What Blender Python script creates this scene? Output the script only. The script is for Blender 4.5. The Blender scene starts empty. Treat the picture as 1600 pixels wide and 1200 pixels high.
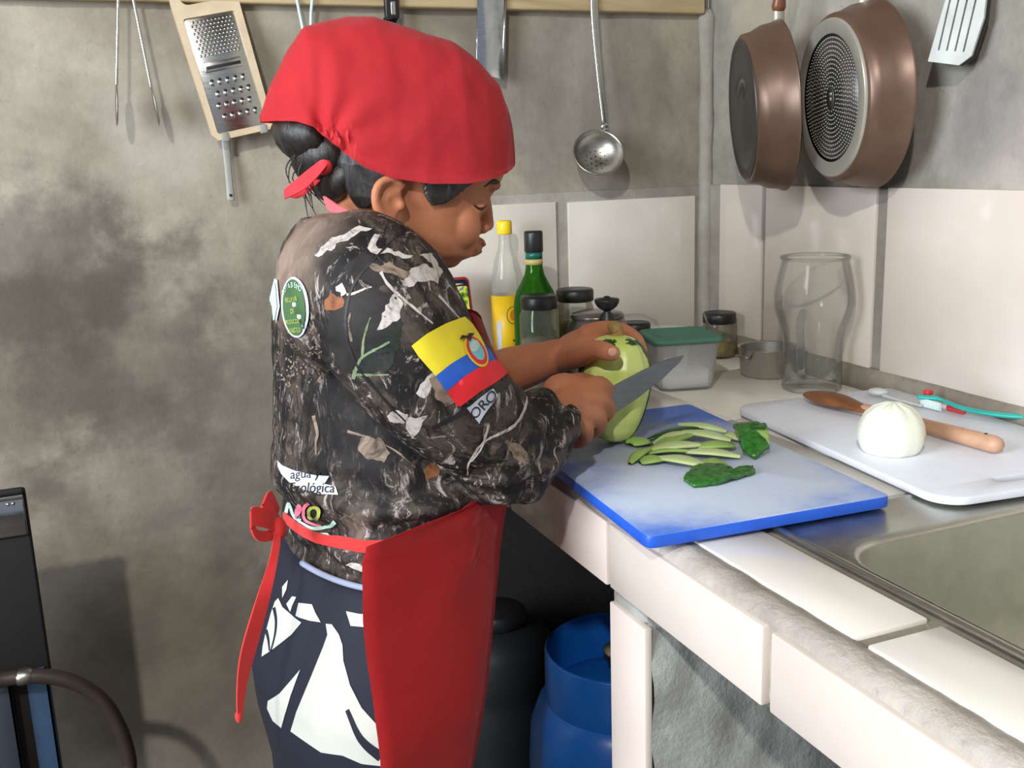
import bpy, bmesh, math, random
import numpy as np
from mathutils import Vector, Matrix, noise, geometry
from mathutils.bvhtree import BVHTree
random.seed(7)
scene = bpy.context.scene
COL = scene.collection

# ------------------------------------------------------------------ camera, light, exposure
cam_data = bpy.data.cameras.new('camera')
cam_data.sensor_width = 36.0
cam_data.lens = 35.68
cam_data.clip_start = 0.02
cam = bpy.data.objects.new('camera', cam_data)
COL.objects.link(cam)
_r, _d, _f = (0.92316647, -0.3829748, -0.03307542), (-0.11399599, -0.19058108, -0.97503014), (0.36710842, 0.90388559, -0.21959565)
cam.matrix_world = Matrix(((_r[0], -_d[0], -_f[0], 0.0), (_r[1], -_d[1], -_f[1], 0.0), (_r[2], -_d[2], -_f[2], 1.30), (0, 0, 0, 1)))
scene.camera = cam

world = bpy.data.worlds.new('world')
scene.world = world
world.use_nodes = True
world.node_tree.nodes['Background'].inputs[0].default_value = (0.80, 0.88, 1.0, 1)
world.node_tree.nodes['Background'].inputs[1].default_value = 0.24

def add_light(name, kind, loc, energy, color, size, target=None):
    d = bpy.data.lights.new(name, kind)
    d.energy = energy
    d.color = color
    if kind == 'AREA':
        d.size = size
    else:
        d.shadow_soft_size = size
    o = bpy.data.objects.new(name, d)
    o.location = loc
    if target:
        o.rotation_euler = (Vector(target) - Vector(loc)).to_track_quat('-Z', 'Y').to_euler()
    COL.objects.link(o)
    return o
add_light('ceiling_bulb', 'POINT', (-1.00, -1.10, 2.80), 150, (1.0, 0.96, 0.90), 0.05)
add_light('window_daylight', 'AREA', (-1.80, 0.20, 1.65), 70, (0.88, 0.94, 1.0), 1.1, (0.8, 0.9, 0.9))

scene.view_settings.view_transform = 'Standard'
scene.view_settings.look = 'None'
scene.view_settings.gamma = 1.0
scene.view_settings.use_curve_mapping = False
scene.view_settings.exposure = 0.42

# ------------------------------------------------------------------ materials
def srgb(r, g, b):
    f = lambda c: (c / 255 / 12.92) if c / 255 <= 0.04045 else ((c / 255 + 0.055) / 1.055) ** 2.4
    return (f(r), f(g), f(b), 1.0)

class NT:
    """small wrapper to build node materials"""
    def __init__(self, name):
        self.m = bpy.data.materials.new(name)
        self.m.use_nodes = True
        self.t = self.m.node_tree
        self.b = self.t.nodes['Principled BSDF']
        self.tc = self.t.nodes.new('ShaderNodeTexCoord')
    def n(self, kind, **kw):
        x = self.t.nodes.new(kind)
        for k, v in kw.items():
            if k.startswith('i_'):
                x.inputs[k[2:].replace('_', ' ')].default_value = v
            else:
                setattr(x, k, v)
        return x
    def link(self, a, b):
        self.t.links.new(a, b)
    def coord(self, scale=(1, 1, 1), rot=(0, 0, 0), loc=(0, 0, 0)):
        mp = self.n('ShaderNodeMapping')
        mp.inputs['Scale'].default_value = scale
        mp.inputs['Rotation'].default_value = rot
        mp.inputs['Location'].default_value = loc
        self.link(self.tc.outputs['Object'], mp.inputs['Vector'])
        return mp.outputs[0]
    def noise(self, scale, detail=4, rough=0.55, dist=0.0, co=None):
        x = self.n('ShaderNodeTexNoise')
        x.inputs['Scale'].default_value = scale
        x.inputs['Detail'].default_value = detail
        x.inputs['Roughness'].default_value = rough
        x.inputs['Distortion'].default_value = dist
        self.link(co if co is not None else self.tc.outputs['Object'], x.inputs['Vector'])
        return x.outputs['Fac']
    def voronoi(self, scale, co=None, feature='F1'):
        x = self.n('ShaderNodeTexVoronoi', feature=feature)
        x.inputs['Scale'].default_value = scale
        self.link(co if co is not None else self.tc.outputs['Object'], x.inputs['Vector'])
        return x.outputs['Distance']
    def ramp(self, fac, stops, interp='LINEAR'):
        r = self.n('ShaderNodeValToRGB')
        r.color_ramp.interpolation = interp
        e = r.color_ramp.elements
        while len(e) > 1:
            e.remove(e[-1])
        e[0].position = stops[0][0]
        e[0].color = stops[0][1]
        for p, c in stops[1:]:
            k = e.new(p)
            k.color = c
        self.link(fac, r.inputs[0])
        return r.outputs[0]
    def mask(self, fac, lo, hi):
        return self.ramp(fac, [(lo, (0, 0, 0, 1)), (hi, (1, 1, 1, 1))])
    def mix(self, fac, a, b, mode='MIX'):
        x = self.n('ShaderNodeMix', data_type='RGBA', blend_type=mode)
        for s, v in ((x.inputs[0], fac), (x.inputs[6], a), (x.inputs[7], b)):
            if hasattr(v, 'links'):
                self.link(v, s)
            else:
                s.default_value = v
        return x.outputs[2]
    def math(self, op, a, b=0.0):
        x = self.n('ShaderNodeMath', operation=op)
        for s, v in ((x.inputs[0], a), (x.inputs[1], b)):
            if hasattr(v, 'links'):
                self.link(v, s)
            else:
                s.default_value = v
        return x.outputs[0]
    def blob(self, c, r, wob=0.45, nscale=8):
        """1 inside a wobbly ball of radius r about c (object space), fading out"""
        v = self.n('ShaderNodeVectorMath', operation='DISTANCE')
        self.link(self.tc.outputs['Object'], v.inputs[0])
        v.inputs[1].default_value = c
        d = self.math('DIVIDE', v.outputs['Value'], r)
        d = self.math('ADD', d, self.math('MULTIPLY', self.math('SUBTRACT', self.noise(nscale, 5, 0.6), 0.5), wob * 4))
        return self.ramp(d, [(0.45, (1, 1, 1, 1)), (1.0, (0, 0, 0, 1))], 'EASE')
    def color(self, c):
        if hasattr(c, 'links'):
            self.link(c, self.b.inputs['Base Color'])
        else:
            self.b.inputs['Base Color'].default_value = c
        return self
    def set(self, **kw):
        for k, v in kw.items():
            k = k.replace('_', ' ')
            if hasattr(v, 'links'):
                self.link(v, self.b.inputs[k])
            else:
                self.b.inputs[k].default_value = v
        return self
    def bump(self, fac, strength=0.3, dist=0.002):
        x = self.n('ShaderNodeBump')
        x.inputs['Strength'].default_value = strength
        x.inputs['Distance'].default_value = dist
        self.link(fac, x.inputs['Height'])
        self.link(x.outputs[0], self.b.inputs['Normal'])
        return self

def flat(name, c, rough=0.5, metal=0.0, var=0.12, vscale=25, **kw):
    m = NT(name)
    n = m.noise(vscale, 4)
    lo = tuple(x * (1 - var) for x in c[:3]) + (1,)
    hi = tuple(min(1, x * (1 + var)) for x in c[:3]) + (1,)
    m.color(m.ramp(n, [(0.3, lo), (0.7, hi)]))
    m.set(Roughness=rough, Metallic=metal, **kw)
    return m.m

def concrete(name, base, dark, light, blobs=(), bump=0.35, stain=(0, 0, 0, 1)):
    m = NT(name)
    a = m.noise(2.6, 8, 0.62, 0.4)
    c = m.ramp(a, [(0.28, dark), (0.5, base), (0.74, light)])
    b = m.noise(14, 6, 0.65)
    c = m.mix(0.55, c, m.ramp(b, [(0.25, (0.35, 0.34, 0.32, 1)), (0.6, (0.62, 0.62, 0.61, 1)), (0.8, (0.78, 0.77, 0.74, 1))]), 'OVERLAY')
    c = m.mix(m.math('MULTIPLY', m.mask(m.noise(70, 3, 0.6), 0.62, 0.75), 0.35), c, dark)
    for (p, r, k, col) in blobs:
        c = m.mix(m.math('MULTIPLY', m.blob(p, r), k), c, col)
    m.color(c)
    m.set(Roughness=0.85)
    h = m.math('ADD', m.math('MULTIPLY', m.noise(55, 6, 0.7), 0.6), m.noise(6, 5, 0.6))
    m.bump(h, bump, 0.006)
    return m.m

M = {}
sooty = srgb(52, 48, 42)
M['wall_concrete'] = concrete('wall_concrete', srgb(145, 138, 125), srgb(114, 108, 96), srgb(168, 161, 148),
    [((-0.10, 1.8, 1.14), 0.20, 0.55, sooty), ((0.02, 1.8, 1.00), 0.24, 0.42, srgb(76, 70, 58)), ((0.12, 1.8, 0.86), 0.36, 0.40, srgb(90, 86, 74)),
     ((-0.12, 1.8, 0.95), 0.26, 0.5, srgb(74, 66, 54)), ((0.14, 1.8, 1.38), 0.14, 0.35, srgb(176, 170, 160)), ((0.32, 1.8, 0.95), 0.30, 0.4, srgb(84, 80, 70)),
     ((0.80, 1.8, 0.40), 0.56, 0.97, srgb(24, 22, 20)), ((0.86, 1.8, 1.40), 0.20, 0.25, srgb(120, 122, 122)), ((0.0, 1.8, 0.35), 0.5, 0.25, srgb(120, 112, 98))])  # first blob here: shade under the counter painted into the wall colour
M['wall_concrete_right'] = concrete('wall_concrete_right', srgb(146, 142, 134), srgb(122, 119, 110), srgb(170, 166, 156),
    [((1.175, 1.62, 1.54), 0.14, 0.5, srgb(176, 170, 150)), ((1.175, 1.02, 1.28), 0.12, 0.7, srgb(192, 182, 174)), ((1.175, 1.10, 1.33), 0.10, 0.5, srgb(120, 118, 120))], bump=0.5)
M['mortar'] = concrete('mortar', srgb(150, 146, 138), srgb(124, 118, 108), srgb(168, 164, 154), bump=0.5)
M['mortar_dirty'] = concrete('mortar_dirty', srgb(132, 124, 112), srgb(84, 76, 66), srgb(160, 152, 140), bump=0.6)
M['edge_mortar'] = concrete('edge_mortar', srgb(172, 164, 156), srgb(84, 76, 70), srgb(204, 198, 192), bump=1.0)
M['support_concrete'] = concrete('support_concrete', srgb(150, 152, 148), srgb(120, 120, 112), srgb(178, 180, 176), bump=0.7)
M['floor_concrete'] = concrete('floor_concrete', srgb(96, 90, 82), srgb(70, 64, 58), srgb(120, 114, 104))

def tile_mat(name, c1, c2, rough=0.12):
    m = NT(name)
    c = m.ramp(m.noise(5, 4, 0.5), [(0.35, c1), (0.65, c2)])
    c = m.mix(m.math('MULTIPLY', m.mask(m.noise(11, 6, 0.7), 0.60, 0.85), 0.25), c, srgb(196, 182, 160))
    m.color(c)
    m.set(Roughness=rough)
    m.bump(m.noise(9, 2), 0.08, 0.002)
    return m.m
M['tile'] = tile_mat('cream_tile', srgb(208, 203, 192), srgb(218, 213, 203))
M['tile_pink'] = tile_mat('warm_tile', srgb(211, 199, 189), srgb(220, 209, 200))
M['tile_top'] = tile_mat('counter_tile', srgb(232, 228, 219), srgb(238, 235, 226), 0.18)

def wood(name, c1, c2, scale=(3, 40, 40), rough=0.45):
    m = NT(name)
    co = m.coord(scale)
    n = m.noise(1.0, 6, 0.6, 1.5, co)
    m.color(m.ramp(n, [(0.3, c1), (0.7, c2)]))
    m.set(Roughness=rough)
    m.bump(n, 0.15, 0.001)
    return m.m
M['plank'] = wood('plank_wood', srgb(168, 146, 108), srgb(206, 186, 146), (3, 30, 30), 0.7)
M['spoon_wood'] = wood('spoon_wood', srgb(104, 62, 34), srgb(146, 92, 54), (20, 8, 20), 0.4)
M['spoon_pale'] = wood('spoon_pale_wood', srgb(176, 130, 102), srgb(206, 166, 138), (20, 8, 20), 0.45)

def steel(name, c, rough=0.25, scratch=0.15, sc=(6, 6, 60)):
    m = NT(name)
    n = m.noise(8, 5, 0.6, 0.3, m.coord(sc))
    m.color(m.ramp(n, [(0.3, tuple(x * 0.8 for x in c[:3]) + (1,)), (0.7, c)]))
    m.set(Metallic=1.0, Roughness=m.math('ADD', m.math('MULTIPLY', n, scratch), rough - scratch / 2))
    return m.m
M['steel'] = steel('polished_steel', srgb(214, 214, 210), 0.22)
M['steel_dull'] = steel('dull_steel', srgb(176, 174, 166), 0.36)
M['sink_steel'] = steel('brushed_sink_steel', srgb(186, 186, 176), 0.34, 0.1)
M['basin_steel'] = steel('basin_steel', srgb(178, 178, 162), 0.55, 0.06, (3, 3, 3))
M['basin_steel'].node_tree.nodes['Principled BSDF'].inputs['Metallic'].default_value = 0.45
M['aluminium'] = steel('aluminium', srgb(188, 186, 180), 0.4)
M['blade'] = steel('knife_blade_steel', srgb(150, 150, 152), 0.42, 0.1)
M['chrome_sheet'] = steel('shiny_sheet', srgb(210, 214, 220), 0.14, 0.2)
M['pan_brown'] = flat('pan_bronze_enamel', srgb(106, 82, 68), 0.36, 0.35, 0.1)
M['pan_base_dark'] = flat('pan_base_dark', srgb(78, 74, 72), 0.4, 0.5)
M['pan_disc'] = flat('pan_disc_grey', srgb(98, 96, 98), 0.32, 0.8)
M['pan_ring'] = flat('pan_ring_steel', srgb(190, 188, 176), 0.36, 0.45, 0.06)
M['pan_handle'] = flat('pan_handle_brown', srgb(118, 74, 48), 0.35)
M['black_plastic'] = flat('black_plastic', srgb(30, 30, 32), 0.4)
M['dark_void'] = flat('sooty_black_paint', srgb(22, 20, 19), 0.7)
M['dark_plastic'] = flat('charcoal_plastic', srgb(28, 29, 31), 0.6)
M['pale_plastic'] = flat('pale_grey_plastic', srgb(196, 202, 198), 0.4)
M['grey_plastic'] = flat('grey_plastic', srgb(150, 150, 144), 0.45)
M['tan_plastic'] = flat('tan_plastic', srgb(206, 186, 156), 0.4)
M['pale_blue_wire'] = flat('pale_blue_wire', srgb(196, 214, 218), 0.3)
M['blue_paint'] = flat('blue_gas_paint', srgb(20, 92, 176), 0.32, 0, 0.12, 8)
M['blue_leg'] = flat('blue_leg_paint', srgb(36, 62, 88), 0.6)
M['navy_leg'] = flat('dark_blue_leg_paint', srgb(28, 34, 44), 0.6)
M['hose'] = flat('brown_rubber', srgb(46, 35, 30), 0.5)
M['yellow_cap'] = flat('yellow_cap', srgb(238, 206, 24), 0.4)
M['yellow_label'] = flat('yellow_label', srgb(232, 186, 10), 0.5)
M['orange'] = flat('orange_print', srgb(216, 122, 28), 0.5)
M['gold'] = flat('gold_label', srgb(202, 182, 110), 0.4)
M['teal_foil'] = flat('teal_foil', srgb(18, 96, 84), 0.35)
M['ink'] = flat('black_ink', srgb(24, 22, 24), 0.6)
M['white_plastic'] = flat('white_plastic', srgb(238, 240, 244), 0.35, 0, 0.03)
M['white_print'] = flat('white_print', srgb(188, 194, 206), 0.7)
M['salt'] = flat('white_salt', srgb(240, 240, 240), 0.8, 0, 0.03)
M['teal_brush'] = flat('teal_plastic', srgb(48, 180, 172), 0.35)
M['red_plastic'] = flat('red_plastic', srgb(214, 60, 66), 0.4)
M['phone_red'] = flat('red_phone_case', srgb(176, 48, 58), 0.45)
M['bristle'] = flat('pale_bristles', srgb(206, 226, 222), 0.7)

def glassy(name, c, ior=1.45, rough=0.02, alpha=0.18, tint=None):
    """thin clear wall: mostly lets light straight through, with glossy reflections"""
    m = NT(name)
    t = m.t
    tr = m.n('ShaderNodeBsdfTransparent')
    tr.inputs[0].default_value = tint or c
    gl = m.n('ShaderNodeBsdfGlossy')
    gl.inputs['Roughness'].default_value = rough
    fr = m.n('ShaderNodeFresnel')
    fr.inputs[0].default_value = ior
    mx = m.n('ShaderNodeMixShader')
    m.link(m.math('MULTIPLY', fr.outputs[0], 0.6), mx.inputs[0])
    m.link(tr.outputs[0], mx.inputs[1])
    m.link(gl.outputs[0], mx.inputs[2])
    df = m.n('ShaderNodeBsdfDiffuse')
    df.inputs[0].default_value = c
    mx2 = m.n('ShaderNodeMixShader')
    mx2.inputs[0].default_value = alpha
    m.link(mx.outputs[0], mx2.inputs[1])
    m.link(df.outputs[0], mx2.inputs[2])
    m.link(mx2.outputs[0], t.nodes['Material Output'].inputs[0])
    return m.m
M['clear_glass'] = glassy('clear_glass', (0.86, 0.88, 0.84, 1), 1.22, 0.02, 0.03, (0.98, 0.985, 0.975, 1))
M['clear_pet'] = glassy('clear_bottle_plastic', (0.85, 0.84, 0.78, 1), 1.45, 0.05, 0.16, (0.95, 0.95, 0.92, 1))
M['jar_glass'] = glassy('jar_glass', (0.55, 0.53, 0.46, 1), 1.5, 0.03, 0.10, (0.88, 0.88, 0.84, 1))
M['green_glass'] = glassy('green_glass', srgb(56, 120, 30), 1.5, 0.03, 0.30, srgb(120, 186, 60))
M['frosted'] = glassy('frosted_box_plastic', (0.78, 0.79, 0.78, 1), 1.3, 0.25, 0.20, (0.92, 0.93, 0.92, 1))
M['tub_clear'] = glassy('clear_tub_plastic', (0.8, 0.8, 0.78, 1), 1.35, 0.1, 0.22, (0.95, 0.95, 0.94, 1))
M['green_lid'] = glassy('green_lid_plastic', srgb(104, 156, 136), 1.4, 0.2, 0.6, srgb(160, 200, 185))
M['oil_dark'] = flat('dark_oil', srgb(30, 44, 12), 0.3)
M['oil_yellow'] = flat('yellow_oil', srgb(206, 180, 60), 0.3)
M['spice_grey'] = flat('grey_spice', srgb(128, 120, 100), 0.9, 0, 0.25, 90)
M['spice_yellow'] = flat('yellow_spice', srgb(150, 134, 62), 0.9, 0, 0.25, 90)
M['kettle'] = flat('smoky_steel_pot', srgb(120, 112, 108), 0.25, 0.6)

def board_blue():
    m = NT('blue_board_plastic')
    c = srgb(62, 114, 214)
    # scraped pale wear in the middle, knife marks
    w = m.math('MULTIPLY', m.blob((0.01, 0.0, 0.0145), 0.25, 0.24, 9), 0.9)
    c2 = m.mix(w, c, srgb(206, 217, 230))
    s = m.noise(10, 8, 0.75, 0.5, m.coord((4, 14, 1), (0, 0, 0.5)))
    c3 = m.mix(m.math('MULTIPLY', m.mask(s, 0.58, 0.72), 0.5), c2, srgb(96, 132, 196))
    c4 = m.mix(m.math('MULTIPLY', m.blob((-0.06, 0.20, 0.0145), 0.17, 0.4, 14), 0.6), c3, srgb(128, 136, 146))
    m.color(c4)
    m.set(Roughness=0.38)
    m.bump(s, 0.15, 0.0008)
    return m.m
M['blue_board'] = board_blue()
M['blue_edge'] = flat('blue_board_edge', srgb(36, 92, 206), 0.45)
M['white_board'] = flat('white_board_plastic', srgb(226, 230, 240), 0.4, 0, 0.03)

def skin_mat():
    m = NT('skin')
    n = m.noise(14, 5, 0.6)
    c = m.ramp(n, [(0.3, srgb(160, 99, 69)), (0.7, srgb(187, 124, 91))])
    m.color(c)
    m.set(Roughness=0.6, Specular_IOR_Level=0.35, Subsurface_Weight=0.12, Subsurface_Scale=0.01)
    m.b.inputs['Subsurface Radius'].default_value = (1.0, 0.35, 0.2)
    m.bump(m.noise(260, 4, 0.6), 0.08, 0.0008)
    return m.m
M['skin'] = skin_mat()
M['nail'] = flat('finger_nail', srgb(212, 160, 132), 0.3)
M['lip'] = flat('lip', srgb(160, 88, 70), 0.45)
M['eye'] = flat('eye_dark', srgb(40, 26, 22), 0.2)
def hair_mat():
    m = NT('black_hair')
    n = m.noise(6, 6, 0.7, 0.4, m.coord((40, 40, 8)))
    m.color(m.ramp(n, [(0.3, srgb(14, 13, 14)), (0.75, srgb(44, 40, 38))]))
    m.set(Roughness=0.42)
    m.bump(n, 0.5, 0.002)
    return m.m
M['hair'] = hair_mat()

def cloth(name, c, var=0.08, weave=900, bump=0.15):
    m = NT(name)
    n = m.noise(6, 4, 0.5)
    m.color(m.ramp(n, [(0.3, tuple(x * (1 - var) for x in c[:3]) + (1,)), (0.7, tuple(min(1, x * (1 + var)) for x in c[:3]) + (1,))]))
    m.set(Roughness=0.8, Sheen_Weight=0.15)
    h = m.math('ADD', m.math('MULTIPLY', m.noise(weave, 2), 0.15), m.noise(16, 4, 0.55, 0.6))
    m.bump(h, bump, 0.006)
    return m.m
M['red_cloth'] = cloth('red_kerchief_cloth', srgb(218, 48, 58))
M['red_apron'] = cloth('red_apron_cloth', srgb(196, 30, 34))
M['red_strap'] = cloth('red_strap_cloth', srgb(206, 40, 38))
M['pink_trim'] = cloth('pink_red_cloth', srgb(236, 92, 100))
M['navy'] = cloth('navy_cloth', srgb(15, 19, 36))
M['navy'].node_tree.nodes['Principled BSDF'].inputs['Sheen Weight'].default_value = 0.0
M['cream_print'] = cloth('cream_print', srgb(190, 190, 181))
M['waist_blue'] = cloth('waistband_cloth', srgb(140, 150, 176))

def camo():
    m = NT('camouflage_jersey')
    a = m.noise(7, 7, 0.62, 1.4)
    c = m.ramp(a, [(0.30, srgb(17, 16, 18)), (0.45, srgb(34, 31, 31)), (0.52, srgb(78, 69, 62)), (0.58, srgb(40, 36, 35)), (0.68, srgb(112, 98, 88)), (0.80, srgb(60, 53, 49))])
    # pale bark streaks running down the cloth
    s = m.noise(13, 9, 0.74, 2.4, m.coord((3.0, 3.0, 1.0), (0.3, 0.5, 0.2)))
    c = m.mix(m.math('MULTIPLY', m.mask(s, 0.555, 0.61), 0.9), c, srgb(172, 163, 156))
    s2 = m.noise(34, 7, 0.7, 1.4, m.coord((1.0, 1.0, 1.6), (0.8, 0.1, 0.4)))
    c = m.mix(m.math('MULTIPLY', m.mask(s2, 0.60, 0.68), 0.6), c, srgb(136, 118, 104))
    # black cracks between the bark
    k = m.noise(12, 8, 0.68, 1.2, m.coord((2.0, 2.0, 0.9), (0.6, 0.2, 0.8)))
    c = m.mix(m.math('MULTIPLY', m.mask(k, 0.50, 0.57), 0.85), c, srgb(20, 19, 21))
    # brown bark between the shoulders, black hollow below it
    c = m.mix(m.math('MULTIPLY', m.blob((-0.095, -0.08, 1.215), 0.125, 0.16, 12), 0.96), c, m.ramp(m.noise(9, 6, 0.6, 0.8, m.coord((3, 3, 1))), [(0.3, srgb(106, 90, 80)), (0.6, srgb(142, 124, 112)), (0.8, srgb(122, 104, 94))]))
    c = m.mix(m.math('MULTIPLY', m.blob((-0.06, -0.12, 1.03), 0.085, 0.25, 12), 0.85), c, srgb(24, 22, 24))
    m.color(c)
    m.set(Roughness=0.65, Specular_IOR_Level=0.22)
    h = m.math('ADD', m.math('MULTIPLY', m.noise(700, 2), 0.1), m.noise(14, 4, 0.5, 0.8))
    m.bump(h, 0.2, 0.008)
    return m.m
M['camo'] = camo()
def print_mat(name, c, dark, lo=0.42, hi=0.60, scale=38, sc=(1, 1, 1)):
    """printed motif broken up by darker grain"""
    m = NT(name)
    n = m.noise(scale, 8, 0.72, 1.0, m.coord(sc, (0.4, 0.3, 0.5)))
    m.color(m.ramp(n, [(lo - 0.1, dark), (lo, tuple(0.5 * (a + b) for a, b in zip(c, dark))), (hi, c), (hi + 0.2, tuple(min(1, x * 1.15) for x in c[:3]) + (1,))]))
    m.set(Roughness=0.65, Specular_IOR_Level=0.22)
    return m.m
M['pr_dark'] = print_mat('print_black_green', srgb(40, 48, 42), srgb(22, 24, 23))
M['pr_grey'] = print_mat('print_dark_grey', srgb(46, 43, 43), srgb(20, 19, 21), scale=22)
M['pr_vein'] = print_mat('print_pale_green', srgb(134, 152, 116), srgb(66, 78, 60))
M['pr_bark'] = print_mat('print_bark_pale', srgb(190, 182, 176), srgb(70, 62, 58), 0.40, 0.52, 44, (2, 2, 1))
M['pr_tan'] = print_mat('print_tan', srgb(146, 128, 112), srgb(48, 42, 38), 0.44, 0.58, 40)
M['pr_rust'] = print_mat('print_rust', srgb(140, 88, 58), srgb(64, 40, 28), 0.4, 0.58)
M['fl_yellow'] = flat('flag_yellow', srgb(222, 204, 40), 0.7, 0, 0.03)
M['fl_blue'] = flat('flag_blue', srgb(36, 92, 196), 0.7, 0, 0.03)
M['fl_red'] = flat('flag_red', srgb(228, 36, 46), 0.7, 0, 0.03)
M['lg_green'] = flat('logo_green', srgb(62, 96, 58), 0.7)
M['lg_navy'] = flat('logo_navy', srgb(48, 66, 110), 0.7)
M['lg_yellow'] = flat('logo_yellow_green', srgb(168, 180, 84), 0.7)
M['lg_mint'] = flat('logo_mint', srgb(176, 208, 194), 0.7)
M['lg_pink'] = flat('logo_pink', srgb(232, 116, 140), 0.7)
M['lg_cyan'] = flat('logo_sky', srgb(120, 190, 200), 0.7)

def squash_mat():
    m = NT('peeled_squash')
    n = m.noise(18, 4, 0.5, 0.3, m.coord((1, 1, 0.5)))
    m.color(m.ramp(n, [(0.3, srgb(190, 211, 104)), (0.55, srgb(212, 224, 138)), (0.75, srgb(224, 231, 160))]))
    m.set(Roughness=0.35, Subsurface_Weight=0.1, Subsurface_Scale=0.01)
    return m.m
M['squash'] = squash_mat()
M['squash_skin'] = flat('dark_green_rind', srgb(30, 74, 30), 0.25, 0, 0.5, 60)
M['peel_flesh'] = flat('pale_green_peel', srgb(196, 214, 150), 0.4, 0, 0.1)
M['peel_mid'] = flat('green_peel_flesh', srgb(150, 184, 96), 0.4, 0, 0.15)
M['stem'] = flat('squash_stem', srgb(150, 120, 70), 0.7, 0, 0.3, 80)
M['onion'] = flat('peeled_onion', srgb(236, 240, 222), 0.25, 0, 0.05, 12, Subsurface_Weight=0.2, Subsurface_Scale=0.02)
M['onion_root'] = flat('onion_green_root', srgb(176, 190, 96), 0.5)

# ------------------------------------------------------------------ mesh helpers
ORG = {}
def link(o):
    COL.objects.link(o)
    return o
def thing(name, label, cat, loc=(0, 0, 0), group=None):
    o = link(bpy.data.objects.new(name, None))
    o.empty_display_size = 0.05
    o.location = loc
    o['label'] = label
    o['category'] = cat
    if group:
        o['group'] = group
    ORG[o.name] = Vector(loc)
    return o
def obj(name, bm, mats, parent=None, smooth=True, label=None, cat=None, group=None, kind=None, angle=None):
    """link a bmesh or mesh (given in world coordinates) as one object under parent"""
    if isinstance(bm, bmesh.types.BMesh):
        me = bpy.data.meshes.new(name)
        bmesh.ops.recalc_face_normals(bm, faces=bm.faces[:])
        bm.to_mesh(me)
        bm.free()
    else:
        me = bm
        me.name = name
    org = ORG[parent.name] if parent else None
    if org is None:
        org = Vector((0, 0, 0))
    if org.length > 0:
        me.transform(Matrix.Translation(-org))
    if len(me.materials):
        me.materials.clear()
    for m in (mats if isinstance(mats, (list, tuple)) else [mats]):
        me.materials.append(M[m])
    if smooth:
        for p in me.polygons:
            p.use_smooth = True
        if angle is not None:
            me.set_sharp_from_angle(angle=math.radians(angle))
    o = link(bpy.data.objects.new(name, me))
    if parent:
        o.parent = parent
    ORG[o.name] = org
    if label: o['label'] = label
    if cat: o['category'] = cat
    if group: o['group'] = group
    if kind: o['kind'] = kind
    return o
def V(*a):
    return Vector(a)
def new():
    return bmesh.new()
def add_mesh(bm, other):
    me = bpy.data.meshes.new('t')
    other.to_mesh(me)
    other.free()
    bm.from_mesh(me)
    bpy.data.meshes.remove(me)
    return bm
def rbox(bm, x0, x1, y0, y1, z0, z1, bev=0.0, seg=2, mat=None):
    t = new()
    bmesh.ops.create_cube(t, size=1.0)
    for v in t.verts:
        v.co = V(x0 + (v.co.x + .5) * (x1 - x0), y0 + (v.co.y + .5) * (y1 - y0), z0 + (v.co.z + .5) * (z1 - z0))
    if bev:
        bmesh.ops.bevel(t, geom=t.edges[:], offset=bev, segments=seg, profile=0.5, affect='EDGES')
    if mat is not None:
        t.transform(mat)
    return add_mesh(bm, t)
def loft(bm, rings, cap0=True, cap1=True, closed=True):
    R = [[bm.verts.new(p) for p in r] for r in rings]
    n = len(R[0])
    for a, b in zip(R[:-1], R[1:]):
        for i in range(n if closed else n - 1):
            j = (i + 1) % n
            try:
                bm.faces.new((a[i], a[j], b[j], b[i]))
            except ValueError:
                pass
    if closed and cap0:
        bm.faces.new(list(reversed(R[0])))
    if closed and cap1:
        bm.faces.new(R[-1])
    return R
def catmull(pts, n):
    """resample a list of tuples (any width) into n per span"""
    P = [np.array(p, float) for p in pts]
    P = [2 * P[0] - P[1]] + P + [2 * P[-1] - P[-2]]
    out = []
    for i in range(1, len(P) - 2):
        p0, p1, p2, p3 = P[i - 1:i + 3]
        for k in range(n):
            t = k / n
            out.append(.5 * ((2 * p1) + (-p0 + p2) * t + (2 * p0 - 5 * p1 + 4 * p2 - p3) * t * t + (-p0 + 3 * p1 - 3 * p2 + p3) * t ** 3))
    out.append(P[-2])
    return out
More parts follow.
